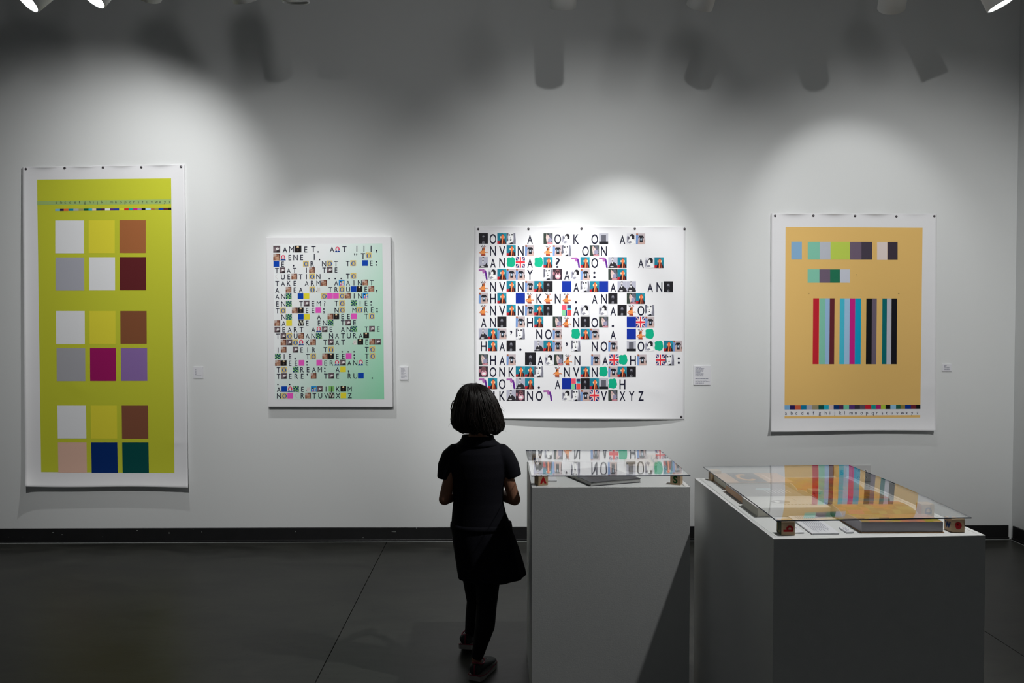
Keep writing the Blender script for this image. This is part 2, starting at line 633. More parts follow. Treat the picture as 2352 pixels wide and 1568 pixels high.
bnd = [497, 540, 574, 617, 661, 708, 753, 797, 830, 866, 910, 945, 990, 1028, 1073, 1118, 1160, 1196, 1238, 1275, 1310, 1358, 1392, 1428, 1472, 1515, 1543]
for k in range(26):
    mb = MB()
    sl = lambda x: -(x - 497) * 0.0095
    a, b = bnd[k], bnd[k + 1]
    s1.rect(mb, [(a / 3.92, 350 + (508 + sl(a)) / 3.92), (b / 3.92, 350 + (508 + sl(b)) / 3.92), (b / 3.92, 350 + (528 + sl(b)) / 3.92), (a / 3.92, 350 + (528 + sl(a)) / 3.92)], P(ALPHA[k], 1.2), 0.0012, 30)
    mb.build('colour_chip', M['ink'], art1)
for x, y in [(60, 388), (149, 386), (237, 384.5), (325, 384), (416, 383)]:
    pin(art1, s1, x, y)

# ---------------------------------------------------------------- the orange print
pins4 = [(1780 - 1771.5) / 380, (1868 - 1771.5) / 380, (1963.5 - 1771.5) / 380, (2058.5 - 1771.5) / 380, (2145.5 - 1771.5) / 380]


def d4(u, v):
    h, w = 1.56, 1.19
    amp = 0.022 if u < 0.76 else 0.010
    d = 0.005 + amp * scallop(u, pins4) * math.exp(-v * h / 0.016)
    d += 0.046 * math.exp(-(1 - v) * h / 0.055) + 0.006 * v
    d += 0.010 * math.exp(-u * w / 0.04) + 0.006 * min(1, v * 2) * math.exp(-(1 - u) * w / 0.03)
    d += 0.0022 * math.sin(5 * u + 1) * math.sin(8 * v) * min(1, v * 4)
    d += 0.003 * math.exp(-((u - 0.96) / 0.06) ** 2 - ((v - 0.80) / 0.02) ** 2)
    return d


s4 = Sheet([(1771.5, 489.5), (2151.5, 490.5), (2149.5, 988.5), (1770.5, 990.5)], d4)
art4 = thing('art_print', on_y(1960, 989, WALL_Y - 0.03), 'orange print with colour bars and vertical stripes pinned to the wall', 'poster')
s4.sheet('paper_sheet', M['paper'], art4, 76, 100, dip=lambda u, v: (1.0 * scallop(u, pins4) * (1 - v) ** 12) + (math.sin(u * 6 + 1) * 0.9 * v ** 30))
mb = MB()
ORANGE = P((226, 185, 110), 1.14)
s4.rect(mb, [(1804.5, 521), (2119, 523), (2114, 929.5), (1802, 931)], ORANGE, 0.0006, 10)
mb.build('printed_field', M['ink'], art4, smooth=True)
mb = MB()
s4.rect(mb, [(1802, 955), (2113.5, 953), (2113.5, 958.5), (1802, 960.6)], ORANGE, 0.0006, 14)
mb.build('orange_bar', M['ink'], art4)
MINT, LG, DK, PG = (128, 194, 170), (184, 188, 198), (68, 60, 74), (108, 92, 112)
def chips4(rows, name):
    for x0, x1, y0, y1, c in rows:
        mb = MB()
        sk = -1.2 if y1 > 800 else 0
        s4.rect(mb, [(x0, y0), (x1, y0), (x1 + sk, y1), (x0 + sk, y1)], P(c, 1.16), 0.0012, 12)
        mb.build(name, M['ink'], art4, smooth=True)
chips4([(1817.5, 1841.8, 554.7, 595.7, (132, 172, 205)), (1855.3, 1883, 555, 596, MINT), (1883, 1907.5, 555, 596, LG), (1907.5, 1952.5, 555, 596, (186, 207, 84)),
        (1952.5, 1978.5, 555.3, 596.2, PG), (1978.5, 2003.5, 555.3, 596.2, DK), (2014.5, 2038, 555.6, 596.6, (220, 205, 200)), (2038.4, 2061.8, 555.6, 596.6, (60, 50, 62)),
        (1855, 1882.2, 618.2, 649, MINT), (1882.2, 1906.6, 618.2, 649, PG), (1906.6, 1929, 618.4, 649, (30, 112, 82)), (1929, 1952.6, 618.4, 649, (196, 200, 212))], 'colour_square')
chips4([(1867.8, 1881.3, 685, 836, (192, 32, 48)), (1882.2, 1896, 685, 836, MINT), (1896, 1906, 685, 836, (150, 185, 220)), (1906, 1917, 685, 836, (98, 36, 46)),
        (1929, 1940, 685.2, 836, (70, 186, 210)), (1940, 1952, 685.2, 836, (160, 196, 226)), (1952, 1964.3, 685.2, 836, (198, 30, 132)), (1964.3, 1978, 685.2, 836, (0, 160, 202)),
        (1990, 2003, 685.4, 836, (18, 18, 20)), (2003, 2014, 685.4, 836, (106, 94, 112)), (2026.8, 2037.2, 685.4, 836, (0, 104, 108)), (2037.2, 2047.6, 685.4, 836, (186, 188, 200)),
        (2047.8, 2060.8, 685.4, 836, (18, 17, 26))], 'colour_stripe')
ALPHA4 = [(118, 166, 206), (36, 22, 84), (196, 88, 58), (0, 112, 152), (164, 164, 180), (148, 138, 108), (0, 76, 72), (28, 164, 188), (208, 184, 178), (0, 50, 108),
          (72, 36, 78), (112, 192, 158), (82, 46, 114), (52, 46, 62), (88, 78, 92), (190, 26, 46), (0, 148, 142), (168, 26, 106), (168, 194, 62), (20, 20, 22),
          (142, 188, 218), (32, 92, 72), (138, 122, 62), (0, 46, 134), (104, 32, 46), (16, 16, 18)]
bnd4 = [245, 304, 357, 422, 482, 543, 611, 671, 723, 775, 834, 881, 941, 1002, 1059, 1117, 1182, 1230, 1286, 1335, 1388, 1449, 1499, 1547, 1610, 1667, 1712]
for k in range(26):
    mb = MB()
    a, b = 1750 + bnd4[k] / 4.704, 1750 + bnd4[k + 1] / 4.704
    t = lambda x: -(x - 1802) * 0.004
    s4.rect(mb, [(a, 930.4 + t(a)), (b, 930.4 + t(b)), (b, 940.2 + t(b)), (a, 940.2 + t(a))], P(ALPHA4[k], 1.2), 0.0012, 30)
    mb.build('colour_chip', M['ink'], art4)
mb = MB()
for ch, cx in zip('abcdefghijklmnopqrstuvwxyz', [260, 323, 373, 437, 499, 558, 626, 690, 735, 786, 848, 894, 964, 1016, 1078, 1136, 1198, 1244, 1302, 1350, 1405, 1463, 1519, 1564, 1624, 1682]):
    s4.letter(art4, ch, 1750 + cx / 4.704, 952.2 - (cx - 260) * 0.0009, 7.6, P((34, 34, 64)), 0.0012)
s4.letter(art4, ':', 1968, 634, 7, P((70, 55, 40)), 0.0012)
for x in (1857.5, 2064.3):
    s4.letter(art4, '"', x, 680, 7, P((80, 60, 40)), 0.0012)
for x, y in [(1780, 495.6), (1868, 495.2), (1963.6, 495.8), (2058.6, 496.8), (2145.6, 496.3)]:
    pin(art4, s4, x, y)

# ---------------------------------------------------------------- picture tiles (unit square, y down): shape lists
def ell(cx, cy, rx, ry, n=12):
    return [(cx + rx * math.cos(2 * math.pi * k / n), cy + ry * math.sin(2 * math.pi * k / n)) for k in range(n)]


def bx(x0, y0, x1, y1):
    return [(x0, y0), (x1, y0), (x1, y1), (x0, y1)]


FULL = bx(0, 0, 1, 1)
_bl = []
for k in range(22):
    a = 2 * math.pi * k / 22
    q = (abs(math.cos(a)) ** 4 + abs(math.sin(a)) ** 4) ** -0.25
    rr = 0.45 * q + 0.028 * math.sin(5 * a + 1) + 0.015 * math.sin(9 * a)
    _bl.append((0.48 + rr * math.cos(a), 0.48 + rr * math.sin(a)))


def union_jack():
    N_, R_, W_ = (38, 46, 110), (214, 50, 62), (236, 232, 236)
    out = [(FULL, N_)]
    def diag(x0, y0, x1, y1, w, c):
        L = math.hypot(x1 - x0, y1 - y0)
        nx, ny = -(y1 - y0) / L * w, (x1 - x0) / L * w
        pts = [(x0 + nx, y0 + ny), (x1 + nx, y1 + ny), (x1 - nx, y1 - ny), (x0 - nx, y0 - ny)]
        out.append(([(min(1, max(0, a)), min(1, max(0, b))) for a, b in pts], c))
    for w, c in ((0.095, W_), (0.036, R_)):
        diag(0, 0, 1, 1, w, c)
        diag(1, 0, 0, 1, w, c)
    out += [(bx(0, .34, 1, .66), W_), (bx(.34, 0, .66, 1), W_), (bx(0, .41, 1, .59), R_), (bx(.42, 0, .58, 1), R_)]
    return out


TEAL = (24, 118, 140)
TILES = {
    'd': [(FULL, (26, 25, 30)), (ell(.5, .40, .15, .2), (88, 88, 98)), (ell(.5, .33, .12, .09), (125, 125, 135)), (ell(.48, .56, .13, .12), (38, 37, 44)),
          ([(.38, .8), (.48, .74), (.62, .8), (.6, 1), (.36, 1)], (120, 120, 128)), ([(.45, .8), (.53, .8), (.5, .98)], (30, 30, 34))],
    'e': [(FULL, TEAL), (bx(.62, .0, 1, .3), (34, 140, 160)), (bx(0, .74, .34, 1), (176, 30, 42)), ([(.18, 1), (.32, .68), (.48, .52), (.72, .54), (.9, .72), (.98, 1)], (44, 20, 26)),
          ([(.42, .3), (.5, .12), (.66, .1), (.76, .3), (.74, .62), (.44, .62)], (130, 48, 34)), (ell(.58, .36, .13, .22), (236, 116, 70)), (ell(.39, .38, .055, .11), (238, 205, 170)),
          (ell(.74, .38, .055, .11), (238, 205, 170)), ([(.5, .55), (.62, .55), (.58, 1), (.46, 1)], (238, 130, 80)), ([(.66, .6), (.76, .62), (.8, 1), (.68, 1)], (150, 62, 44))],
    's': [(FULL, (196, 196, 206)), ([(0, 0), (.22, 0), (.12, .35), (.2, .7), (0, .8)], (92, 92, 104)), ([(.24, .04), (.72, 0), (.74, .4), (.6, .85), (.4, .95), (.22, .7)], (226, 226, 232)),
          ([(.2, .14), (.36, .1), (.38, .24), (.24, .24)], (46, 46, 56)), ([(.5, .1), (.68, .08), (.68, .22), (.52, .22)], (46, 46, 56)), ([(.4, .4), (.48, .42), (.44, .5)], (70, 70, 80)),
          ([(.36, .6), (.52, .58), (.56, .64), (.4, .7)], (56, 56, 66)), ([(.05, .9), (.3, .66), (.36, .74), (.16, 1), (.05, 1)], (236, 236, 240)), ([(.76, 0), (.9, 0), (1, .6), (1, 1), (.7, 1), (.8, .5)], (120, 120, 132)),
          ([(.3, 1), (.42, .9), (.66, .84), (.7, 1)], (28, 28, 36))],
    'w': [(FULL, (52, 62, 56)), ([(.55, .0), (.85, .05), (1, .5), (.9, .75), (.55, .6)], (92, 92, 104)), ([(.26, .4), (.32, .05), (.44, .14), (.56, .24), (.7, .46), (.62, .74), (.5, .92), (.34, .82)], (206, 184, 180)),
          ([(.5, .5), (.8, .4), (.96, .7), (.7, .9), (.5, .86)], (142, 138, 164)), ([(.38, .14), (.44, .2), (.42, .34)], (190, 110, 110)), (bx(.4, .84, .96, 1), (190, 130, 140)), (bx(.42, .8, .64, .86), (36, 34, 48)),
          (ell(.4, .36, .03, .03, 6), (50, 44, 44))],
    'r': [(FULL, (206, 206, 212)), ([(0, .3), (.14, .2), (.2, .7), (0, .9)], (150, 150, 164)), (ell(.58, .3, .26, .25), (30, 28, 34)), (ell(.46, .4, .13, .16), (232, 230, 234)), (ell(.2, .42, .1, .16), (90, 88, 100)),
          ([(.2, .6), (.5, .52), (.8, .56), (.96, .9), (.6, 1), (.2, 1)], (238, 238, 240)), ([(.1, .82), (.42, .7), (.6, .84), (.3, .96)], (140, 140, 152)), ([(.64, .5), (.84, .4), (.8, .56)], (34, 32, 38))],
    't': [(FULL, (180, 168, 172)), (bx(.0, .62, 1, 1), (190, 162, 156)), ([(0, .12), (.26, .18), (.2, 1), (0, 1)], (112, 144, 194)), ([(.04, 0), (.22, 0), (.2, .2), (.04, .14)], (152, 88, 62)),
          ([(.26, .34), (.36, .2), (.74, .2), (.86, .34), (.86, .46), (.74, .38), (.38, .38), (.28, .46)], (28, 28, 36)), ([(.42, .36), (.7, .36), (.74, .82), (.4, .82)], (34, 34, 42)),
          (ell(.56, .54, .1, .13), (120, 140, 160)), (ell(.56, .54, .05, .065), (210, 218, 226)), ([(.92, .62), (1, .5), (1, .84), (.94, .8)], (40, 40, 44))],
    'f': [(FULL, (176, 176, 186)), (bx(0, .76, 1, 1), (30, 30, 36)), (bx(.24, .16, .76, .76), (92, 92, 102))],
    'i': [([(.36, .3), (.44, .22), (.62, .24), (.66, .4), (.6, .52), (.42, .5)], (176, 92, 52)), ([(.3, .2), (.2, .06), (.25, .05), (.4, .22)], (60, 40, 44)), ([(.42, .2), (.34, 0), (.38, 0), (.48, .2)], (40, 32, 36)),
          ([(.5, .2), (.62, 0), (.66, .02), (.56, .22)], (50, 36, 40)), ([(.58, .22), (.78, .06), (.8, .1), (.62, .26)], (170, 60, 50)), ([(.24, .56), (.46, .44), (.66, .5), (.68, .84), (.3, .86)], (222, 138, 74)),
          ([(.04, .72), (.26, .54), (.34, .6), (.16, .74), (.34, .8), (.3, .86)], (206, 118, 62)), ([(.62, .66), (.9, .62), (.98, .72), (.92, .74), (.86, .68), (.62, .74)], (206, 118, 62)), ([(.26, .84), (.7, .82), (.72, 1), (.26, .98)], (158, 70, 48)),
          ([(.36, .3), (.5, .34), (.46, .5), (.34, .52)], (74, 44, 36))],
    'l': [(FULL, (170, 170, 186)), ([(.06, 1), (.2, .64), (.36, .46), (.62, .46), (.84, .6), (1, .84), (1, 1)], (42, 40, 46)), (ell(.46, .22, .12, .17), (196, 194, 200)), ([(.33, .18), (.4, .02), (.56, .02), (.6, .18), (.54, .1), (.4, .1)], (36, 34, 40)),
          ([(.38, .3), (.54, .3), (.5, .4), (.42, .4)], (56, 54, 60)), ([(.36, .46), (.54, .46), (.46, .64)], (228, 228, 232)), (ell(.4, .88, .2, .05), (206, 204, 208)), (bx(0, .93, .3, 1), (30, 28, 34))],
    'c': [(_bl, (8, 164, 126))],
    'u': union_jack(),
    'g': [([(.0, .03), (.58, .02), (.62, .16), (.0, .2)], (150, 84, 150)), ([(.36, .14), (.74, .1), (.82, .34), (.5, .44), (.4, .34)], (166, 96, 166)), ([(.6, .2), (.8, .2), (.9, .55), (.96, 1), (.78, 1), (.7, .6)], (92, 36, 132)),
          ([(.42, .42), (.46, .42), (.52, .62), (.6, .6), (.62, .64), (.5, .68)], (200, 190, 206)), (bx(.02, .06, .5, .1), (190, 130, 186))],
    'm': [(FULL, (54, 42, 52)), (ell(.12, .42, .1, .18), (168, 112, 124)), (ell(.54, .3, .26, .26), (120, 78, 84)), (ell(.56, .66, .3, .3), (204, 150, 166)), (ell(.46, .26, .07, .07, 8), (34, 24, 30)), (ell(.66, .26, .07, .07, 8), (34, 24, 30)),
          (ell(.56, .44, .12, .06, 8), (60, 36, 42)), (ell(.56, .7, .2, .13), (240, 236, 236)), (ell(.56, .84, .18, .05, 8), (200, 110, 130))],
    'b': [(FULL, (12, 44, 146))],
    'p': [(FULL, (228, 226, 230)), (bx(0, .02, .5, .5), (232, 80, 104)), (bx(.56, .04, .98, .3), (56, 62, 100)), (bx(.56, .3, .98, .46), (48, 176, 196)), (bx(0, .5, .4, 1), (128, 196, 150)), (bx(.4, .5, .54, 1), (18, 60, 132)), (bx(.56, .48, .98, 1), (226, 74, 74))],
}
TILES2 = {
    'h': [(FULL, (118, 102, 108)), (bx(0, 0, 1, .25), (92, 78, 84)), ([(0, .8), (1, .74), (1, 1), (0, 1)], (84, 70, 74)), (ell(.6, .45, .22, .2), (226, 222, 222)), ([(.3, .58), (.5, .5), (.58, .64), (.36, .68)], (204, 198, 198)),
          (ell(.66, .44, .06, .06, 8), (60, 50, 54)), ([(.48, .68), (.86, .62), (.9, .96), (.5, .98)], (50, 42, 46)), ([(.8, .5), (.96, .6), (.86, .7)], (40, 34, 38))],
    'l': [(FULL, (24, 20, 20)), ([(.36, .08), (.62, .08), (.66, .3), (.32, .3)], (240, 196, 150)), ([(.42, .05), (.58, .05), (.58, .14), (.42, .14)], (250, 232, 200)), (ell(.48, .66, .12, .14, 8), (78, 66, 62)), (bx(.46, .3, .52, .55), (60, 48, 42))],
    'c': [([(.14, .5), (.2, .16), (.5, .02), (.8, .16), (.88, .5), (.84, .68), (.16, .68)], (208, 40, 86)), (ell(.5, .44, .19, .28), (236, 228, 230)), ([(.02, 1), (.16, .76), (.5, .7), (.84, .76), (.98, 1)], (20, 64, 136)), ([(.4, .7), (.6, .7), (.5, .92)], (236, 228, 230)),
          (bx(.36, .36, .46, .41), (120, 40, 60)), (bx(.54, .36, .64, .41), (120, 40, 60)), (bx(.44, .58, .56, .62), (200, 40, 70))],
    's': [(FULL, (132, 84, 66)), ([(0, 0), (.4, 0), (.5, .3), (0, .5)], (178, 160, 154)), ([(.2, .36), (1, .2), (1, .28), (.2, .44)], (206, 172, 148)), ([(.22, .54), (1, .4), (1, .48), (.24, .62)], (214, 182, 156)), ([(.26, .72), (1, .6), (1, .68), (.28, .8)], (208, 170, 142)),
          ([(.3, .9), (1, .8), (1, .88), (.32, .98)], (204, 164, 136)), ([(.78, 0), (1, 0), (1, 1), (.9, 1)], (92, 52, 44))],
    'o': [(FULL, (208, 184, 110))],
    'b': [(FULL, (0, 62, 164))], 'y': [(FULL, (222, 208, 52))], 'p': [(FULL, (222, 84, 184))],
    'd': [(FULL, (20, 58, 98))] + [(ell(x, y, .13, .13, 8), (138, 200, 110)) for x, y in ((.2, .16), (.62, .12), (.9, .36), (.42, .44), (.12, .62), (.72, .68), (.4, .86), (.92, .92))],
    'g': [(FULL, (20, 130, 204)), ([(.12, .34), (.3, .2), (.48, .3), (.44, .5), (.16, .52)], (30, 26, 34)), ([(.52, .42), (.66, .22), (.88, .24), (.84, .5)], (226, 198, 70)), (ell(.34, .58, .12, .13, 8), (240, 200, 190)), (ell(.7, .56, .11, .12, 8), (240, 200, 190)),
          ([(.2, .8), (.44, .68), (.5, 1), (.24, 1)], (208, 110, 150)), ([(.6, .7), (.8, .7), (.86, 1), (.58, 1)], (238, 200, 196))],
    'f': [([(.36, .3), (.42, .04), (.52, .26), (.84, .12), (.86, 1), (.4, .96), (.14, .84)], (204, 200, 196)), ([(.12, .8), (.3, .74), (.3, .88), (.14, .88)], (56, 50, 50)), (ell(.5, .6, .035, .035, 6), (50, 44, 44)), ([(.4, .84), (.86, .76), (.86, 1), (.5, 1)], (222, 218, 214))],
    'q': [([(.72, .06), (.76, .08), (.42, .3), (.36, .5), (.72, .92), (.68, .94), (.3, .52), (.36, .28)], (196, 184, 180))],
    'j': [(FULL, (122, 184, 104))], 'W': [(FULL, (46, 42, 44))],
}


def tile(sheet, par, shapes, quad, lift):
    mb = MB()
    dc = []
    for x, y in quad:
        u, v = sheet.uv(x, y)
        dc.append(sheet.dist(min(max(u, 0), 1), min(max(v, 0), 1)))
    for k, (pts, c) in enumerate(shapes):
        q = []
        for u, v in pts:
            w = ((1 - u) * (1 - v), u * (1 - v), u * v, (1 - u) * v)
            q.append((sum(w[i] * quad[i][0] for i in range(4)), sum(w[i] * quad[i][1] for i in range(4)), sum(w[i] * dc[i] for i in range(4))))
        area = sum(q[i][0] * q[(i + 1) % len(q)][1] - q[(i + 1) % len(q)][0] * q[i][1] for i in range(len(q)))
        if area < 0:
            q = q[::-1]
        mb.poly([on_y(x, y, WALL_Y - dd - lift - 0.00018 * k) for x, y, dd in reversed(q)], P(c, 1.2))
    return mb.build('picture_tile', M['ink'], par)


# ---------------------------------------------------------------- the square white print of letters and pictures
pins3 = [(1098 - 1090) / 484, (1213.6 - 1090) / 484, (1335.4 - 1090) / 484, (1458 - 1090) / 484, (1572 - 1090) / 484]


def d3(u, v):
    h, w = 1.39, 1.51
    d = 0.005 + 0.008 * scallop(u, pins3) * math.exp(-v * h / 0.02)
    d += 0.030 * math.exp(-(1 - v) * h / 0.06) * max(0.0, math.sin(math.pi * min(1, max(0, u * 1.02)))) ** 0.6
    d += 0.016 * min(1, 4 * v) * math.exp(-u * w / 0.05) + 0.010 * min(1, v * 3) * max(0, 1 - v) * math.exp(-(1 - u) * w / 0.05)
    d += 0.0020 * math.sin(5 * u + 2) * math.sin(7 * v) * min(1, v * 4) * (1 - v)
    d += 0.0022 * math.exp(-((u - .86 - .4 * (v - .85)) / .05) ** 2 - ((v - .85) / .03) ** 2)
    return d


s3 = Sheet([(1090, 519.5), (1574.5, 520.5), (1572, 963.5), (1092, 961)], d3)
art3 = thing('art_print', on_y(1331, 962, WALL_Y - 0.02), 'square white print of rows of letters and small pictures pinned to the wall', 'poster')
s3.sheet('paper_sheet', M['paper'], art3, 76, 84)
ROWS3 = [(534.9, 'dOes A wOrK Of Art'), (562.4, 'iNVeNt its OwN'), (589.5, 'lANcuAce? geOgle Are'), (617.0, 'grettY smArt: we'), (644.8, 'iNVeNted bAsebAll ANd'),
         (671.9, 'tHe biKiNi. ANd we'), (699.3, 'iNVeNted pAr rAdiOs'), (726.7, 'ANd tHe wiNdOw. but'), (754.0, "let's NOt cet A bic"), (781.2, "HeAd. let's NOt fOrcet"),
         (813.4, 'wHAt dArwiN tAucHt us:'), (840.6, 'mONKees iNVeNcted'), (868.2, 'geOgle. AbpdefcH'), (895.2, 'iJKlmNOg rstuVwXYZ')]
for ri, (y0, row) in enumerate(ROWS3):
    for c, ch in enumerate(row):
        if ch == ' ':
            continue
        x0 = 1099.7 + 21.24 * c + (2.8 if ri == 10 and c > 5 else 0)
        yy = y0 + (0.055 * c if ri < 6 else 0.03 * c)
        if ch in TILES:
            big = 1.18 if (ri == 10 and c == 5) else 1.0
            tile(s3, art3, TILES[ch], [(x0, yy - (big - 1) * 25), (x0 + 21.1 * big, yy - (big - 1) * 25), (x0 + 21.1 * big, yy + 24.8), (x0, yy + 24.8)], 0.0006)
        else:
            cap = {'A': 19.4, 'O': 21.4}.get(ch, 21.6)
            if ch == "'":
                letters_base = yy + 22
                s3.letter(art3, ',', x0 + 10.6, yy + 9.5, 26, P(INK), 0.0008)
            elif ch in '.:':
                s3.mark(art3, [[(x0 + 10.6 + 2.7 * math.cos(2 * math.pi * k / 14), yy + dy + 2.7 * math.sin(2 * math.pi * k / 14)) for k in range(14)] for dy in ((21.5,) if ch == '.' else (8.5, 19.0))], P(INK), 0.0008)
            else:
                w = {'O': .72, 'N': .63, 'A': .66, 'H': .63, 'K': .60, 'V': .67, 'X': .62, 'Y': .62, 'Z': .58, 'J': .34, '?': .46}[ch] / glyph(ch, 0.012)[2]
                s3.letter(art3, ch, x0 + 11.4, yy + 24.4, cap, P(INK), 0.0008, w, 0.012)
for x, y in [(1098.3, 526), (1213.6, 525.6), (1335.4, 525), (1458, 525.3), (1572.2, 525.8), (1564.6, 956.6)]:
    pin(art3, s3, x, y)

# ---------------------------------------------------------------- the stretched canvas
CT = 0.046
s2 = Sheet([(611.2, 544.5), (897.0, 543.0), (901.8, 934.5), (615.0, 934.0)], lambda u, v: CT)
art2 = thing('canvas_print', on_y(757, 934, WALL_Y - 0.02), 'boxed white canvas of letters and pictures fading to mint green', 'canvas')
mb = MB()
fr = [s2.pt(*s2.px(u, v)) for u, v in ((0, 0), (1, 0), (1, 1), (0, 1))]
bk = [Vector((p.x, WALL_Y - 0.0015, p.z)) for p in fr]
mb.mesh(fr + bk, [(3, 2, 1, 0), (4, 5, 6, 7), (0, 1, 5, 4), (1, 2, 6, 5), (2, 3, 7, 6), (3, 0, 4, 7)])
o = mb.build('stretched_canvas', M['canvas'], art2, bevel=0.004, seg=3)
bmm = bmesh.new(); bmm.from_mesh(o.data); bmesh.ops.recalc_face_normals(bmm, faces=bmm.faces); bmm.to_mesh(o.data); bmm.free()


def g2(u, v):
    t = min(1, max(0, u * 0.85 + v * 0.62 - 0.42)) ** 1.25
    a, b = (226, 229, 231), (140, 206, 170)
    return P(tuple(a[i] + (b[i] - a[i]) * t for i in range(3)), 1.16)


mb = MB()
X2 = lambda cx: 600 + cx / 6.533
Y2 = lambda cy: 530 + cy / 6.533
s2.rect(mb, [(X2(182), Y2(196)), (X2(1816), Y2(188)), (X2(1845), Y2(2527)), (X2(205), Y2(2530))], None, 0.0006, 4.0, g2)
mb.build('printed_field', M['ink'], art2, smooth=True)
ROWS2 = [(3, 455, 'bE , oR NoT To bE:'), (4, 550, 'ThAT Is ThE'), (5, 645, 'qUEsTIoN ...To'), (6, 745, 'TAKE ARMs AgAINsT'), (7, 842, 'A sEA of TRoUblEs,'), (8, 940, 'ANd by  opposINg'),
         (9, 1050, 'ENd ThEM? To dIE:'), (10, 1152, 'To slEEp; No MoRE;'), (11, 1248, ' Nd by A slEEp To'), (12, 1342, 'sAy WE ENd ThE'), (13, 1438, 'hEART AchE ANd ThE'), (14, 1534, 'ThoUsANd NATURAl'),
         (15, 1632, ' shocKs ThAT flEsh'), (16, 1742, 'Is hEIR To ... To'), (17, 1842, 'dIE, To slEEp; To'), (18, 1940, 'slEEp: pERchANcE'), (19, 2038, 'To dREAM: Ay,'), (20, 2136, "ThERE's ThE RUb ."),
         (22, 2332, 'AbcdEfghIjKlM'), (23, 2430, 'NopqRsTUVWXyZ')]


def put2(ch, cx, cy, size=86.0):
    """one character cell with its top left at (cx, cy) in the fine grid of the canvas"""
    x0, y0, s = X2(cx), Y2(cy), size / 6.533
    if ch in TILES2:
        quad = [(x0, y0), (x0 + s, y0 - .15), (x0 + s, y0 + s * .99 - .15), (x0, y0 + s * .99)]
        tile(s2, art2, TILES2[ch], quad, 0.0012)
        if ch == 'o':
            ring = []
            ox, oy = x0 + s * .54, y0 + s * .56
            for k in range(18):
                a0, a1 = 2 * math.pi * k / 18, 2 * math.pi * (k + 1) / 18
                q = [(ox + .37 * s * math.cos(a1), oy + .40 * s * math.sin(a1)), (ox + .37 * s * math.cos(a0), oy + .40 * s * math.sin(a0)),
                     (ox + .21 * s * math.cos(a0), oy + .33 * s * math.sin(a0)), (ox + .21 * s * math.cos(a1), oy + .33 * s * math.sin(a1))]
                ring.append(q[::-1])
            s2.mark(art2, ring, P((20, 84, 168)), 0.0018)
        elif ch == 'j':
            s2.letter(art2, 'j', x0 + s * .5, y0 + s * .78, s * .72, P((30, 34, 30)), 0.0018, 1.2, 0.03)
        elif ch == 'W':
            s2.letter(art2, 'W', x0 + s * .5, y0 + s * .92, s * .86, P((206, 208, 192)), 0.0018, 0.8, 0.0)
        return
    if ch in '.,:;':
        dots = {'.': [.92], ',': [.80], ':': [.32, .85], ';': [.32, .80]}[ch]
        pl = [[(x0 + s * .42 + 1.75 * math.cos(2 * math.pi * k / 10), y0 + s * d + 1.75 * math.sin(2 * math.pi * k / 10)) for k in range(10)] for d in dots]
        if ch in ',;':
            pl.append([(x0 + s * .42 + 1.7, y0 + s * .8), (x0 + s * .42 + .4, y0 + s * 1.12), (x0 + s * .42 - .9, y0 + s * 1.08), (x0 + s * .42 + .2, y0 + s * .85)])
        s2.mark(art2, pl, P(INK), 0.0014)
        return
    if ch in "'\"":
        pl = []
        for dx in ((0,) if ch == "'" else (-2.2, 2.6)):
            q0, q1 = x0 + s * .42 + dx, y0 + s * .2
            pl.append([(q0 + 1.6 * math.cos(2 * math.pi * k / 10), q1 + 1.6 * math.sin(2 * math.pi * k / 10)) for k in range(10)])
            pl.append([(q0 + 1.5, q1), (q0 + .2, q1 + 3.6), (q0 - .8, q1 + 3.0), (q0, q1)])
        s2.mark(art2, pl, P(INK), 0.0014)
        return
    cap = s * (.80 if ch == 'A' else .88)
    s2.letter(art2, ch, x0 + s * .58, y0 + s * .98, cap, P(INK), 0.0014, 0.86, 0.0 if ch in 'MW' else 0.008)


for ch, cx, sz in [('h', 180, 104), ('A', 300, 98), ('M', 395, 104), ('l', 498, 104), ('E', 612, 98), ('T', 722, 104), ('.', 812, 98), ('A', 1005, 98), ('c', 1100, 86), ('T', 1192, 98), ('I', 1374, 104), ('I', 1482, 104), ('I', 1588, 104), (',', 1690, 98)]:
    put2(ch, cx, 224 - (cx - 180) * .008 + (104 - sz), sz)
for ch, cx, sz in [('s', 180, 104), ('c', 286, 86), ('E', 376, 92), ('N', 462, 92), ('E', 554, 92), ('I', 736, 104), ('.', 836, 92), ('"', 1374, 98), ('T', 1470, 100), ('o', 1567, 86)]:
    put2(ch, cx, 342 - (cx - 180) * .012 + (104 - sz if sz < 100 and ch not in 'o"' else 0), sz)
for rn, cy, row in ROWS2:
    left = 180 + (cy - 222) * 0.0158
    for c, ch in enumerate(row):
        if ch != ' ':
            put2(ch, left + 88.7 * c, cy - 88.7 * c * .0125 * (1 - cy / 3600))
for cx in (250, 427):
    s2.mark(art2, [[(X2(cx) + 1.75 * math.cos(2 * math.pi * k / 10), Y2(2304) + 1.75 * math.sin(2 * math.pi * k / 10)) for k in range(10)]], P(INK), 0.0014)

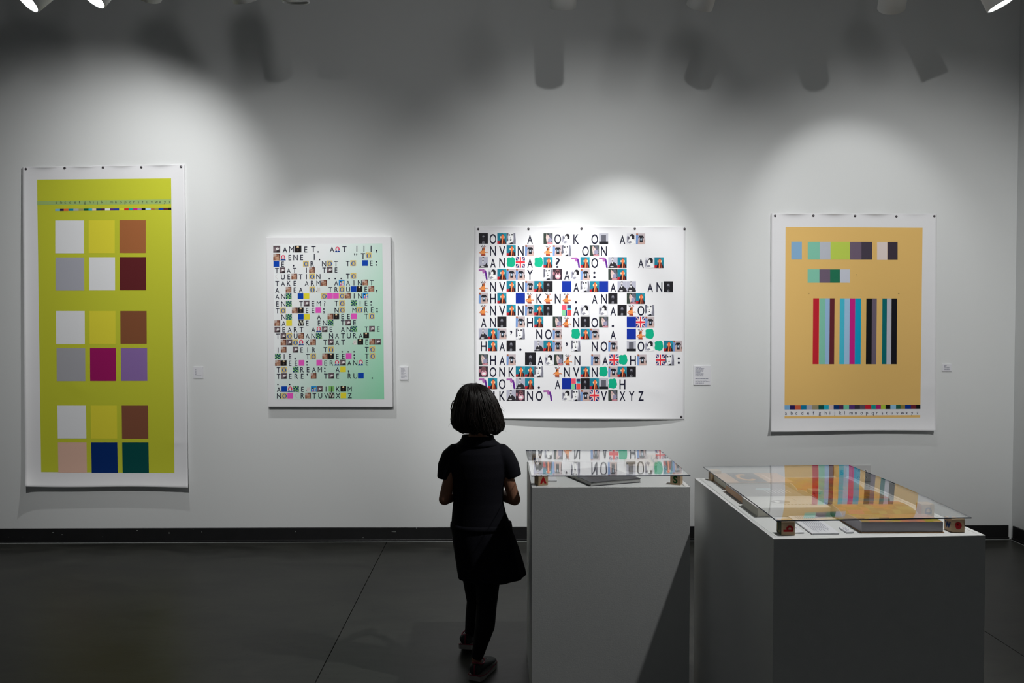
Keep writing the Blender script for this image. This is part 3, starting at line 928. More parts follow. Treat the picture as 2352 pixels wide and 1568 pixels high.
# ================================================================== wall labels
def wall_label(x0, y0, x1, y1, t, lines, label):
    lo, hi = on_y(x0, y1, WALL_Y - t), on_y(x1, y0, WALL_Y - t)
    th = thing('wall_label', ((lo.x + hi.x) / 2, WALL_Y - t / 2, lo.z), label, 'label')
    mb = MB()
    mb.box((lo.x, WALL_Y - t, lo.z), (hi.x, WALL_Y - 0.0003, hi.z))
    mb.build('plate', M['card'], th, bevel=0.0012)
    mb = MB()
    W, H = hi.x - lo.x, hi.z - lo.z
    rr = random.Random(int(x0))
    for (v, a, b, th_) in lines:
        x = a
        while x < b - 0.01:
            w = min(b - x, rr.uniform(0.05, 0.16))
            mb.poly([(lo.x + W * x, WALL_Y - t - 0.0004, hi.z - H * v), (lo.x + W * x, WALL_Y - t - 0.0004, hi.z - H * (v + th_)),
                     (lo.x + W * (x + w), WALL_Y - t - 0.0004, hi.z - H * (v + th_)), (lo.x + W * (x + w), WALL_Y - t - 0.0004, hi.z - H * v)])
            x += w + 0.02
    mb.build('text_lines', M['text'], th)
    return th


rr = random.Random(3)
wall_label(444.3, 842.2, 466.2, 868.3, 0.006, [(.19 + .2 * k, .2, .32, .028) for k in range(3)] + [(.25 + .2 * k, .2, .3, .028) for k in range(3)] + [(.78, .22, .82, .028)],
           'small white wall label beside the tall lime print')
wall_label(917.8, 841.5, 937.2, 872, 0.012, [(.12 + .055 * k, .18, rr.uniform(.5, .78), .018) for k in range(9)] + [(.69 + .058 * k, .18, (.8, .86, .6)[k], .018) for k in range(3)],
           'upright white wall label beside the mint canvas')
wall_label(1593, 839.6, 1632.4, 884, 0.008, [(.08 + .041 * k, .1, rr.uniform(.42, .62), .018) for k in range(12)] + [(.66 + .075 * k, .1, (.88, .78, .94, .6)[k], .024) for k in range(4)],
           'large white wall label full of text beside the square letter print')
wall_label(2164.2, 835.8, 2186.5, 853, 0.007, [(.2, .18, .45, .05), (.28, .18, .42, .05), (.48, .18, .74, .06), (.72, .18, .76, .06)],
           'small wide wall label beside the orange print')

# ================================================================== electrical outlet
lo, hi = on_y(1958.2, 1106, WALL_Y - 0.006), on_y(2001, 1067.5, WALL_Y - 0.006)
th = thing('electrical_outlet', ((lo.x + hi.x) / 2, WALL_Y, lo.z), 'grey double outlet plate low on the wall behind the glass topped pedestal', 'outlet')
mb = MB()
mb.box((lo.x, WALL_Y - 0.007, lo.z), (hi.x, WALL_Y - 0.0003, hi.z))
mb.build('cover_plate', M['plastic'], th, bevel=0.003)
for fx in (0.33, 0.70):
    for fz in (0.62, 0.26):
        cx, cz = lo.x + (hi.x - lo.x) * fx, lo.z + (hi.z - lo.z) * fz
        y = WALL_Y - 0.0072
        mb = MB()
        n = 20
        ring = [(cx + 0.0165 * math.cos(2 * math.pi * k / n), y - 0.001, cz + 0.0148 * math.sin(2 * math.pi * k / n)) for k in range(n)]
        ring2 = [(p[0], WALL_Y - 0.004, p[2]) for p in ring]
        mb.mesh(ring + ring2, [tuple(range(n))] + [(k, k + n, (k + 1) % n + n, (k + 1) % n) for k in range(n)])
        rc = mb.build('receptacle', M['plastic_white'], th)
        for q in ([(-.006, .001, .0016, .0075)], [(.006, .001, .0016, .0075)], [(0, -.0085 + .017, .0035, .005)]):
            mb = MB()
            for (dx, dz, w, h) in q:
                mb.box((cx + dx - w, y - 0.0016, cz + dz - h / 2), (cx + dx + w, y - 0.0009, cz + dz + h / 2))
            mb.build('slot', M['slot'], rc)

# ================================================================== pedestals
PED_H = 0.917
BLK = 0.0435
TOPZ = PED_H


def pedestal(corners, label):
    """corners: FL FR BR BL on the level of the top"""
    fl, fr_, br, bl = [Vector((p[0], p[1], 0)) for p in corners]
    c = (fl + fr_ + br + bl) / 4
    th = thing('display_pedestal', (c.x, c.y, 0), label, 'pedestal')
    t = 0.019
    out = [fl, fr_, br, bl]
    inn = [p + (c - p).normalized() * (t * 1.414) for p in out]
    for k in range(4):
        a, b = out[k], out[(k + 1) % 4]
        ai, bi = inn[k], inn[(k + 1) % 4]
        mb = MB()
        mb.hexa([Vector((p.x, p.y, 0.0005)) for p in (a, b, bi, ai)], [Vector((p.x, p.y, PED_H)) for p in (a, b, bi, ai)])
        mb.build('side_panel', M['ped'], th, bevel=0.0008)
    mb = MB()
    q = [p + (c - p).normalized() * 0.0018 for p in inn]
    mb.hexa([Vector((p.x, p.y, PED_H - 0.018)) for p in q], [Vector((p.x, p.y, PED_H - 0.0004)) for p in q])
    mb.build('top_panel', M['ped'], th, bevel=0.0006)
    return th


zt = lambda x, y, z=PED_H: on_z(x, y, z)
f1 = zt(1221.5, 1119)
f2 = zt(1586, 1118.4)
back1 = zt(1208, 1060.0).y
pedA = pedestal([(f1.x, f1.y), (f2.x, f1.y), (f2.x, back1), (f1.x, back1)], 'white square pedestal holding one dark book under clear acrylic')
g1, g2_, g3 = zt(1777.5, 1237.5), zt(2264.5, 1229), zt(1595.5, 1098)
ex = (g2_ - g1)
depth = g3.y - g1.y
side = Vector((g3.x - g1.x, g3.y - g1.y, 0))
pedB = pedestal([(g1.x, g1.y), (g2_.x, g2_.y), (g2_.x + side.x, g2_.y + side.y), (g3.x, g3.y)], 'wider white pedestal holding several books under clear acrylic')

# ================================================================== acrylic covers
GZ = PED_H + BLK + 0.0008
GT = 0.0040


def acrylic(corners, sag, label):
    fl, fr_, br, bl = [Vector((p[0], p[1], 0)) for p in corners]
    c = (fl + fr_ + br + bl) / 4
    th = thing('acrylic_cover', (c.x, c.y, GZ), label, 'glass sheet')
    n = 56
    vs = []
    for s in (1, 0):
        for j in range(n + 1):
            for i in range(n + 1):
                u, v = i / n, j / n
                p = (1 - v) * ((1 - u) * fl + u * fr_) + v * ((1 - u) * bl + u * br)
                vs.append((p.x, p.y, GZ + s * GT + sag(u, v)))
    fs = []
    n1 = n + 1
    off = n1 * n1
    for j in range(n):
        for i in range(n):
            a = j * n1 + i
            fs.append((a, a + 1, a + n1 + 1, a + n1))
            fs.append((off + a, off + a + n1, off + a + n1 + 1, off + a + 1))
    mb = MB()
    mb.mesh(vs, fs)
    mb.build('sheet', M['glass'], th, smooth=True)
    mb = MB()
    rim = [i for i in range(n)] + [j * n1 + n for j in range(n)] + [n * n1 + i for i in range(n, 0, -1)] + [j * n1 for j in range(n, 0, -1)]
    for k in range(len(rim)):
        a, b = rim[k], rim[(k + 1) % len(rim)]
        mb.poly([vs[off + a], vs[off + b], vs[b], vs[a]])
    mb.build('edge', M['glass_edge'], th)
    return th


ga = [on_z(*p, GZ + GT) for p in ((1220.5, 1092), (1586, 1091), (1516.5, 1033.5), (1207.5, 1033.5))]
S = math.sin


def sagA(u, v):
    w = math.sin(math.pi * v) * math.sin(math.pi * min(1, max(0, u)))
    return -0.0006 * w + 0.00022 * S(9.0 * v + 2.2 * S(2.4 * u + .4) + 0.6) * math.sin(math.pi * v)


def sagB(u, v):
    return 0.0052 * math.sin(math.pi * v ** 0.8) * (0.75 + 0.25 * S(math.pi * u)) + 0.0030 * S(math.pi * v) * (u - 0.5) + 0.0005 * S(9 * v + 2 * u) * S(math.pi * v)


acrylic(ga, sagA, 'clear acrylic sheet raised on blocks over the single dark book')
gb = [on_z(*p, GZ + GT) for p in ((1783.5, 1194.5), (2231.5, 1187.5), (1949, 1067), (1614.5, 1070.8))]
acrylic(gb, sagB, 'clear acrylic sheet raised on blocks over several books')

# ================================================================== alphabet blocks
RED, GRN, BLU, ORA = (165, 22, 30), (18, 74, 34), (24, 56, 110), (196, 66, 36)


def block(front, rot, faces, label):
    """front: the nearest lower corner or the middle of the lower front edge as (x, y); rot in radians; faces: {side: (letter, colour, turn, size)}"""
    th = bpy.data.objects.new('alphabet_block', None)
    th.empty_display_size = 0.03
    h = BLK / 2
    th.location = (front[0], front[1], TOPZ)
    th.rotation_euler = (0, 0, rot)
    link(th, None, label, 'toy block')
    mb = MB()
    mb.box((-h, -h, 0), (h, h, BLK))
    me = mb.build('cube', M['wood'], None, bevel=0.0018, seg=3)
    me.parent = th
    for sd, (ch, colr, turn, size) in faces.items():
        q = MB()
        if ch == 'PANEL':
            vs, fs = [(-.46, 0.03), (.46, .03), (.46, .95), (-.46, .95)], [(0, 1, 2, 3)]
            size = 1.0
        else:
            vs, fs, w = glyph(ch, 0.035)
        cs, sn = math.cos(turn), math.sin(turn)
        ys = [v[1] for v in vs]
        my = (min(ys) + max(ys)) / 2
        pts = []
        lift = h + (0.0003 if ch == 'PANEL' else 0.0006)
        for x, y in vs:
            x, y = x * size * BLK, (y - my) * size * BLK
            x, y = x * cs - y * sn, x * sn + y * cs
            if sd in ('front', 'front2'):
                pts.append((x, -lift, h + y))
            elif sd in ('left', 'left2'):
                pts.append((-lift, -x, h + y))
            elif sd == 'right':
                pts.append((lift, x, h + y))
            else:
                pts.append((x, y, BLK + 0.0005))
        q.mesh(pts, fs, P(colr, 1.1))
        lo = q.build('face_panel' if ch == 'PANEL' else 'letter', M['ink'], None)
        lo.parent = th
    return th


def block_at(px, py, z, rot, faces, label, corner='fl'):
    """px, py: where the front left upright edge (or, turned, the nearest edge) meets level z"""
    p = on_z(px, py, z)
    h = BLK / 2
    off = Vector((h, h, 0)) if corner == 'fl' else Vector((0, 0, 0))
    off.rotate(Matrix.Rotation(rot, 3, 'Z'))
    return block((p.x + off.x, p.y + off.y), rot, faces, label)


# single-book pedestal: the near edge of each block shows two sides
PI = math.pi
p = on_z(1259, 1113.6, TOPZ)
r = math.radians(20)
off = Vector((-BLK / 2, BLK / 2, 0)); off.rotate(Matrix.Rotation(r, 3, 'Z'))
block((p.x + off.x, p.y + off.y), r, {'front': ('v', RED, PI, 0.85), 'right': ('g', ORA, 0, 0.62), 'top': ('a', BLU, 0, .7)}, 'wooden block with a red v upside down and an orange letter')
p = on_z(1539, 1112.3, TOPZ)
r = math.radians(-24)
off = Vector((BLK / 2, BLK / 2, 0)); off.rotate(Matrix.Rotation(r, 3, 'Z'))
block((p.x + off.x, p.y + off.y), r, {'front': ('S', GRN, 0, 0.62), 'left': ('q', (176, 76, 44), 0, 0.7), 'top': ('n', RED, 0, .7)}, 'wooden block with a green S and an orange q')
b1 = on_z(1491, 1042, TOPZ + BLK)
block((f2.x - 0.055, back1 - 0.05), 0.12, {'front': ('k', GRN, 0, .62), 'left': ('t', RED, 0, .62)}, 'wooden block with a green k under the far corner of the acrylic')
block((f1.x + 0.045, back1 - 0.05), -0.1, {'front': ('m', BLU, 0, .62), 'left': ('d', RED, 0, .62)}, 'wooden block with a blue m under the far corner of the acrylic')
# several-books pedestal
block_at(1794.8, 1229.6, TOPZ, math.radians(1), {'front': ('b', RED, PI / 2, 0.66), 'left': ('PANEL', (40, 58, 34), 0, 1), 'left2': ('U', (120, 112, 60), 0, 0.7)}, 'wooden block with a red b on its side and a dark green face')
block_at(2185.8, 1222.7, TOPZ, math.radians(1.5), {'front': ('e', RED, PI, 0.68), 'left': ('w', BLU, 0, 0.62), 'top': ('O', (120, 140, 160), 0, 0.7)}, 'wooden block with a red e upside down and a blue w')
block_at(1633.5, 1104.7, TOPZ, math.radians(1), {'front': ('x', GRN, 0, 0.4), 'left': ('l', (50, 40, 38), 0, .62)}, 'wooden block with a green x behind the dark and orange book')
block_at(1862.8, 1126.7, TOPZ + BLK, math.radians(-2), {'front': ('A', GRN, PI, 0.62), 'left': ('c', RED, 0, .62)}, 'wooden block with a green A between the grey book and the brown books')
block_at(2118, 1158, TOPZ + BLK, 0.02, {'front': ('D', BLU, PI / 2, 0.5), 'left': ('PANEL', (196, 110, 50), 0, 1)}, 'wooden block with an orange face and a blue letter beside the brown book')
block_at(1922, 1073, TOPZ + BLK, 0.0, {'front': ('s', BLU, 0, 0.66), 'left': ('h', RED, 0, .62)}, 'wooden block with a blue s behind the brown books')

# ================================================================== books
M['pages'] = plain('book_pages', (0.62, 0.60, 0.52, 1), 0.8, 0.2, 0.06, 4)
M['pages_grey'] = plain('grey_book_pages', (0.50, 0.50, 0.49, 1), 0.8, 0.2, 0.06, 4)
M['pages_lilac'] = plain('lilac_grey_page_edges', (0.40, 0.38, 0.41, 1), 0.8, 0.2, 0.05, 4)
M['black_cover'] = plain('dark_grey_cover', (0.055, 0.055, 0.065, 1), 0.45, 0.5)
M['orange_cover'] = plain('orange_tan_cover', (0.62, 0.36, 0.20, 1), 0.5, 0.4, 0.08, 14)
M['grey_cover'] = plain('grey_cover', (0.24, 0.23, 0.235, 1), 0.45, 0.5, 0.25, 9)
M['white_cover'] = plain('white_cover', (0.74, 0.73, 0.70, 1), 0.5, 0.4)
M['cream_cover'] = plain('cream_cover', (0.62, 0.50, 0.36, 1), 0.5, 0.4)
M['brown_cover'] = plain('brown_cover', (0.30, 0.15, 0.06, 1), 0.5, 0.4, 0.3, 9)


def closed_book(name, base, ux, uy, W, D, T, cover, pages, label, ct=0.0018, inset=0.002):
    """base: near left corner on the table; ux, uy: unit directions of width and depth"""
    base = Vector((base[0], base[1], TOPZ + 0.0006))
    ux, uy = Vector((ux[0], ux[1], 0)).normalized(), Vector((uy[0], uy[1], 0)).normalized()
    cc = base + ux * W / 2 + uy * D / 2
    th = thing(name, cc, label, 'book')

    def slab(z0, z1, i, nm, mat, bev):
        mb = MB()
        q = [base + ux * i + uy * i, base + ux * (W - i) + uy * i, base + ux * (W - i) + uy * (D - i), base + ux * i + uy * (D - i)]
        mb.hexa([v + Vector((0, 0, z0)) for v in q], [v + Vector((0, 0, z1)) for v in q])
        return mb.build(nm, mat, th, bevel=bev)
    slab(0, ct, 0, 'back_cover', cover, 0.0006)
    slab(ct + .0001, T - ct - .0001, inset, 'page_block', pages, 0.0004)
    slab(T - ct, T, 0, 'front_cover', cover, 0.0006)

    def mark(pts, c, nm, lift=0.0004):
        mb = MB()
        mb.poly([base + ux * (W * a) + uy * (D * b) + Vector((0, 0, T + lift)) for a, b in pts], P(c, 1.2))
        return mb.build(nm, M['ink'], th)
    th_mark = mark
    return th, mark


# the dark book turned on its corner
BT = 0.0165
F = on_z(1356.7, 1116.8, TOPZ)
R = on_z(1472.3, 1107.6, TOPZ)
u = Vector((R.x - F.x, R.y - F.y, 0)); W = u.length; u.normalize()
bk1, mk = closed_book('book', (F.x, F.y), u, (-u.y, u.x), W, 0.30, BT, M['black_cover'], M['pages_grey'], 'dark grey paperback lying askew under the acrylic')
for k in range(5):
    mk([(.15 + .06 * k, .12), (.17 + .06 * k, .12), (.17 + .06 * k, .4 + .03 * k), (.15 + .06 * k, .4 + .03 * k)], (96, 90, 92), 'cover_text')
# cream book behind it
a = on_z(1446, 1083, TOPZ)
closed_book('book', (a.x, a.y), (1, 0), (0, 1), 0.125, 0.19, 0.026, M['cream_cover'], M['pages'], 'cream covered book behind the dark paperback')
# books of the long pedestal
tA = 0.031
a = on_z(1668, 1108, TOPZ + tA)
bkA, mk = closed_book('book', (a.x, a.y), (1, .012), (-.012, 1), 0.272, 0.20, tA, M['orange_cover'], M['pages'], 'tan and charcoal book with a gold emblem')
mk([(.20, 0.0), (.62, 0.0), (.62, 1.0), (.20, 1.0)], (66, 66, 74), 'dark_panel')
em = []
for k in range(20):
    a0, a1 = PI * .35 + 1.45 * PI * k / 20, PI * .35 + 1.45 * PI * (k + 1) / 20
    ro, ri = .36, .22
    mk([(.40 + ro * .36 * math.cos(a0), .5 + ro * math.sin(a0)), (.40 + ri * .36 * math.cos(a0), .5 + ri * math.sin(a0)), (.40 + ri * .36 * math.cos(a1), .5 + ri * math.sin(a1)), (.40 + ro * .36 * math.cos(a1), .5 + ro * math.sin(a1))][::-1], (206, 150, 84), 'emblem', 0.0008)
mk([(.70, .2), (.74, .2), (.74, .8), (.70, .8)], (226, 196, 176), 'cover_text')
tB = 0.028
a = on_z(1705, 1140, TOPZ + tB)
bkB, mk = closed_book('book', (a.x, a.y), (1, .01), (-.01, 1), 0.232, 0.225, tB, M['grey_cover'], M['orange_cover'], 'grey covered book with white lines of text')
for k in range(7):
    mk([(.50 + .06 * k, .25), (.512 + .06 * k, .25), (.512 + .06 * k, .5 + .02 * (k % 3)), (.50 + .06 * k, .5 + .02 * (k % 3))], (222, 222, 222), 'cover_text')
mk([(.36, .5), (.6, .46), (.66, .66), (.42, .64)], (168, 184, 188), 'cover_picture')
tC = 0.033
a = on_z(1739.5, 1165.8, TOPZ + tC)
bkC, mk = closed_book('book', (a.x, a.y), (1, .02), (-.012, 1), 0.258, 0.178, tC, M['white_cover'], M['pages'], 'thick white book with a grey oval on its cover')
mk([(.43 + .13 * math.cos(2 * PI * k / 24), .48 + .15 * math.sin(2 * PI * k / 24)) for k in range(24)], (150, 146, 142), 'oval')
mk([(.38 + .035 * math.cos(2 * PI * k / 12), .49 + .09 * math.sin(2 * PI * k / 12)) for k in range(12)], (224, 222, 218), 'oval', 0.0008)
for k in range(9):
    mk([(.42 + .05 * k, .2), (.45 + .05 * k, .2), (.45 + .05 * k, .28), (.42 + .05 * k, .28)], (170, 164, 154), 'cover_text')
mk([(.66, .55), (.675, .55), (.675, .8), (.66, .8)], (176, 170, 164), 'cover_text')


def open_book(base, W, D, T, tone, label, seed, edge):
    """an open book: two swelling halves of pages on a cover"""
    base = Vector((base[0], base[1], TOPZ + 0.0006))
    th = thing('open_book', base + Vector((W / 2, D / 2, 0)), label, 'book')
    mb = MB()
    mb.box((base.x - .003, base.y - .003, base.z), (base.x + W + .003, base.y + D + .003, base.z + 0.002))
    mb.build('cover', M['brown_cover'], th, bevel=0.0006)
    n = 14
    for half in (0, 1):
        y0, y1 = (base.y + .001, base.y + D * .5 - .0005) if half == 0 else (base.y + D * .5 + .0005, base.y + D - .001)
        vs, fs = [], []
        prof = []
        for k in range(n + 1):
            t = k / n
            e = t if half else 1 - t            # 0 at the gutter, 1 at the outer edge
            prof.append((y0 + (y1 - y0) * t, base.z + 0.0022 + (T - .003) * (0.62 + 0.38 * math.sin(PI * min(1, e * .62 + .10))) * (1 - .45 * math.exp(-e * 14))))
        for x in (base.x, base.x + W):
            for (yy, zz) in prof:
                vs.append((x, yy, zz))
            for (yy, zz) in prof:
                vs.append((x, yy, base.z + .0021))
        m = n + 1
        for k in range(n):
            fs.append((k, k + 2 * m, k + 1 + 2 * m, k + 1))
            fs.append((k + m, k + 1, k, ) if False else (k, k + 1, k + 1 + m, k + m))
            fs.append((k + 2 * m, k + 3 * m, k + 1 + 3 * m, k + 1 + 2 * m))
        fs.append((0, m, 3 * m, 2 * m))
        fs.append((n, n + 2 * m, n + 3 * m, n + m))
        mb = MB()
        mb.mesh(vs, fs)
        pg = mb.build('pages', edge, th)
        # the printed picture on the page
        mb = MB()
        rr = random.Random(seed + half)
        cols = [tuple(min(255, max(0, c + rr.randint(-26, 26))) for c in tone) for _ in range(8)]
        for k in range(n):
            for q in range(10):
                xa, xb = base.x + W * (.01 + .98 * q / 10), base.x + W * (.01 + .98 * (q + 1) / 10)
                c = cols[int((q * .55 + k * .35 + 2 * math.sin(q * .9 + seed)) % 8)]
                mb.poly([(xa, prof[k][0], prof[k][1] + .0005), (xb, prof[k][0], prof[k][1] + .0005), (xb, prof[k + 1][0], prof[k + 1][1] + .0005), (xa, prof[k + 1][0], prof[k + 1][1] + .0005)], P(c, 1.0))
        mb.build('printed_picture', M['ink'], pg)
    return th


a = on_z(1979, 1223.8, TOPZ)
open_book((a.x, a.y), 0.262, 0.30, 0.0375, (176, 128, 78), 'thick open book with a tan picture at the near edge of the pedestal', 3, M['pages_lilac'])
a = on_z(1893, 1163, TOPZ)
open_book((1.155, 2.985), 0.268, 0.40, 0.030, (168, 104, 52), 'open book with a brown picture behind the tan one', 9, M['pages'])

# ================================================================== caption cards on the pedestals
def card(quad, t, label, lines=None):
    """quad: near left, near right, far right, far left in pixels, on the level of the card's face"""
    z = TOPZ + t
    q = [on_z(x, y, z) for x, y in quad]
    c = (q[0] + q[1] + q[2] + q[3]) / 4
    th = thing('caption_card', (c.x, c.y, TOPZ), label, 'card')
    mb = MB()
    mb.hexa([Vector((v.x, v.y, TOPZ + .0006)) for v in q], [Vector((v.x, v.y, z)) for v in q])
    mb.build('card_board', M['card'], th, bevel=0.0004)
    if lines:
        mb = MB()
        for (a0, b0, a1, b1) in lines:
            def bl(a, b):
                v = (1 - b) * ((1 - a) * q[0] + a * q[1]) + b * ((1 - a) * q[3] + a * q[2])
                return Vector((v.x, v.y, z + .0004))
            mb.poly([bl(a0, b0), bl(a1, b0), bl(a1, b1), bl(a0, b1)])
        mb.build('text_lines', M['text'], th)
    return th


card([(1230.6, 1102.8), (1279.4, 1103), (1270, 1074), (1226.0, 1074)], 0.005, 'blank white card behind the block with the red v')
card([(1865.2, 1224.2), (1927.6, 1223.4), (1873, 1183), (1810, 1184)], 0.005, 'white caption card with lines of text beside the block with the red b',
     [(.20 + .075 * k, (.12, .05, .18, .1, .16, .08, .2, .14, .22)[k], .215 + .075 * k, .97) for k in range(9)])
card([(1818, 1222.5), (1847, 1222), (1806, 1188), (1780, 1188)], 0.004, 'narrow white card half hidden by the block with the red b', [(.6, .2, .64, .8), (.75, .25, .79, .8)])
card([(1945, 1221.2), (1961, 1220.7), (1942.5, 1209.6), (1926.8, 1210)], 0.005, 'very small white card beside the tan open book', [(.3, .25, .4, .8), (.6, .3, .7, .8)])

# ================================================================== ceiling tracks and lamp heads
def track(y, z, x0, x1, label):
    th = thing('lighting_track', ((x0 + x1) / 2, y, z), label, 'light track')
    mb = MB()
    mb.box((x0, y - .018, z), (x1, y + .018, z + .034))
    mb.build('rail', M['rail'], th, bevel=0.003)
    x = x0 + .3
    while x < x1:
        mb = MB()
        mb.tube([(x, y, z + .034), (x, y, CEIL - .0005)], 0.006, 8)
        mb.build('hanger_rod', M['rail'], th, smooth=True)
        x += 1.6
    return th


TRACK_Z = 3.86
FRONT_Y, BACK_Y = 4.66, 1.30
track(FRONT_Y, TRACK_Z, -5.4, 3.5, 'long ceiling track of lamp heads near the gallery wall')
track(BACK_Y, TRACK_Z, -3.0, 3.4, 'long ceiling track of lamp heads farther from the gallery wall')
track(2.86, TRACK_Z, -0.8, 3.4, 'short ceiling track above the pedestals')


def lamp_head(rim, aim, track_pt, label, lit=None, r=0.074, L=0.30, radius=0.03):
    """rim: centre of the open end; aim: direction it points; track_pt: where its stem meets the track"""
    rim, aim = Vector(rim), Vector(aim).normalized()
    th = thing('track_lamp', track_pt, label, 'lamp')
    a = aim.orthogonal().normalized()
    b = aim.cross(a)
    n = 28

    def ring(d, q):
        return [rim + aim * d + (a * math.cos(2 * PI * k / n) + b * math.sin(2 * PI * k / n)) * q for k in range(n)]
    prof = [(0, r * .93), (0.0, r), (-L * .72, r), (-L * .86, r * .93), (-L * .95, r * .72), (-L, r * .35), (-L * 1.01, .001)]
    inner = [(0, r * .93), (-L * .45, r * .88), (-L * .5, .001)]
    mb = MB()
    for pf, flip in ((prof, False), (inner, True)):
        vs = [p for d, q in pf for p in ring(d, q)]
        fs = []
        for j in range(len(pf) - 1):
            for k in range(n):
                f = (j * n + k, j * n + (k + 1) % n, (j + 1) * n + (k + 1) % n, (j + 1) * n + k)
                fs.append(f if not flip else f[::-1])
        mb.mesh(vs, fs)
    mb.build('housing', M['lamp_body'], th, smooth=True)
    mid = rim - aim * L * .7
    tp = Vector(track_pt)
    mb = MB()
    mb.tube([mid + (tp - mid).normalized() * r * .8, tp + Vector((0, 0, -.03))], 0.011, 10)
    mb.box((tp.x - .03, tp.y - .016, tp.z - .032), (tp.x + .03, tp.y + .016, tp.z - .0003))
    mb.build('stem', M['lamp_body'], th)
    # the bulb face set back inside the rim
    mb = MB()
    q = ring(-0.012, r * .90)
    mb.mesh(q, [tuple(range(n))[::-1]])
    if lit is not None:
        mb.build('bulb', M['bulb'], th)
        spot('lamp_light', rim + aim * 0.012, rim + aim * 1.0, lit[0], lit[1], lit[2], th, radius)
    else:
        mb.build('bulb', M['plastic'], th)
    return th


def front_head(px, py, aim, label, lit=None, L=0.30, dy=0.0):
    """px, py: middle of the lower rim as seen"""
    p = on_y(px, py, FRONT_Y + dy)
    a = Vector(aim).normalized()
    rim = p + Vector((0, 0, 0.074 * math.sqrt(max(0, 1 - a.z ** 2))))
    mid = rim - a * L * .7
    return lamp_head(rim, aim, (mid.x, FRONT_Y, TRACK_Z), label, lit, L=L)


def wall_head(px, py, key, label):
    aim, watts, cone, blend = FRONT_LIT[key]
    p = on_y(px, py, FRONT_Y) + Vector((0, 0, .05))
    front_head(px, py, Vector(aim) - p, label, (watts, cone, blend))


front_head(62, 23, (-.50, -.42, -.75), 'lit track lamp turned back into the room at the end of the row', (14, 70, .7))
front_head(213, 13, (-.42, -.34, -.84), 'lit track lamp tilted back into the room beside the row end', (14, 70, .7))
wall_head(340, 14, 'lime', 'track lamp aimed along the top of the tall lime print')
wall_head(566, 19, 'gap', 'track lamp aimed between the tall lime print and the mint canvas')
front_head(680, 12, (.02, .20, -.98), 'dark track lamp hanging straight down above the mint canvas', None)
wall_head(1293, 34, 'square', 'track lamp aimed at the square letter print')
wall_head(1606, 36, 'between', 'track lamp above the gap between the square print and the orange print')
wall_head(2047, 41, 'orange', 'track lamp aimed at the orange print')
front_head(2299, 24, (.39, -.12, -.91), 'track lamp tilted towards the side wall', (7, 70, .7))
lab = {-1.00: 'track lamp on the far track aimed at the lime print and canvas', 0.35: 'track lamp on the far track aimed at the square letter print', 2.05: 'track lamp on the far track aimed at the orange print'}
for (loc, aim, watts, cone, blend) in BACK_SPOTS:
    d = (Vector(aim) - Vector(loc)).normalized()
    lamp_head(Vector(loc) - d * .012, d, (loc[0] - d.x * .17, BACK_Y, TRACK_Z), lab[loc[0]], (watts, cone, blend))
for (loc, aim, watts, cone, blend) in PEDESTAL_SPOTS:
    d = (Vector(aim) - Vector(loc)).normalized()
    lamp_head(Vector(loc) - d * .012, d, (loc[0] - d.x * .17, 2.86, TRACK_Z), 'track lamp above the pedestals', (watts, cone, blend))
for (loc, aim, watts, cone, blend), where in zip(ADDED_FILL_SPOTS, ('above the open floor', 'above the square pedestal', 'near the side wall')):  # heads made for the added fill lamps
    d = (Vector(aim) - Vector(loc)).normalized()
    lamp_head(Vector(loc) - d * .012, d, (loc[0] - d.x * .17, 2.86, TRACK_Z), 'added wide fill lamp on the short track ' + where, (watts, cone, blend), radius=0.09)

# ================================================================== the visitor: a child seen from behind, walking towards the prints
GY = 3.66
M['skin'] = plain('skin', (0.27, 0.125, 0.075, 1), 0.5, 0.4, 0.06, 30)
M['hair'] = plain('dark_brown_hair', (0.011, 0.0065, 0.005, 1), 0.45, 0.5, 0.35, 60)
M['navy'] = plain('navy_cotton', (0.0032, 0.0032, 0.0075, 1), 0.85, 0.25, 0.25, 40, 0.3, 700)
M['leggings'] = plain('black_leggings', (0.0028, 0.0028, 0.0045, 1), 0.8, 0.25, 0.2, 40)
M['shoe_dark'] = plain('olive_navy_mesh', (0.028, 0.035, 0.034, 1), 0.7, 0.3, 0.5, 60)
M['shoe_pink'] = plain('pink_trim', (0.26, 0.03, 0.062, 1), 0.6, 0.3)
M['sole'] = plain('pale_rubber', (0.36, 0.34, 0.33, 1), 0.7, 0.3, 0.1, 60)
M['eye'] = plain('eye_white', (0.7, 0.68, 0.66, 1), 0.3, 0.5)
M['lip'] = plain('lip', (0.30, 0.09, 0.08, 1), 0.5, 0.4)


def G(px, py, dy=0.0):
    return on_y(px, py, GY + dy)


def capsule(mb, p0, p1, r0, r1, n=14, m=5):
    p0, p1 = Vector(p0), Vector(p1)
    t = (p1 - p0)
    L = t.length
    t = t.normalized() if L > 1e-6 else Vector((0, 0, 1))
    pts, rad = [], []
    for k in range(m + 1):
        a = PI / 2 * (1 - k / m)
        pts.append(p0 - t * r0 * math.sin(a)); rad.append(max(1e-4, r0 * math.cos(a)))
    for k in range(m + 1):
        a = PI / 2 * k / m
        pts.append(p1 + t * r1 * math.sin(a)); rad.append(max(1e-4, r1 * math.cos(a)))
    a = t.orthogonal().normalized()
    b = t.cross(a)
    vs = [p + (a * math.cos(2 * PI * j / n) + b * math.sin(2 * PI * j / n)) * r for p, r in zip(pts, rad) for j in range(n)]
    fs = [(k * n + j, k * n + (j + 1) % n, (k + 1) * n + (j + 1) % n, (k + 1) * n + j) for k in range(len(pts) - 1) for j in range(n)]
    fs += [tuple(range(n))[::-1], tuple(range((len(pts) - 1) * n, len(pts) * n))]
    mb.mesh(vs, fs)


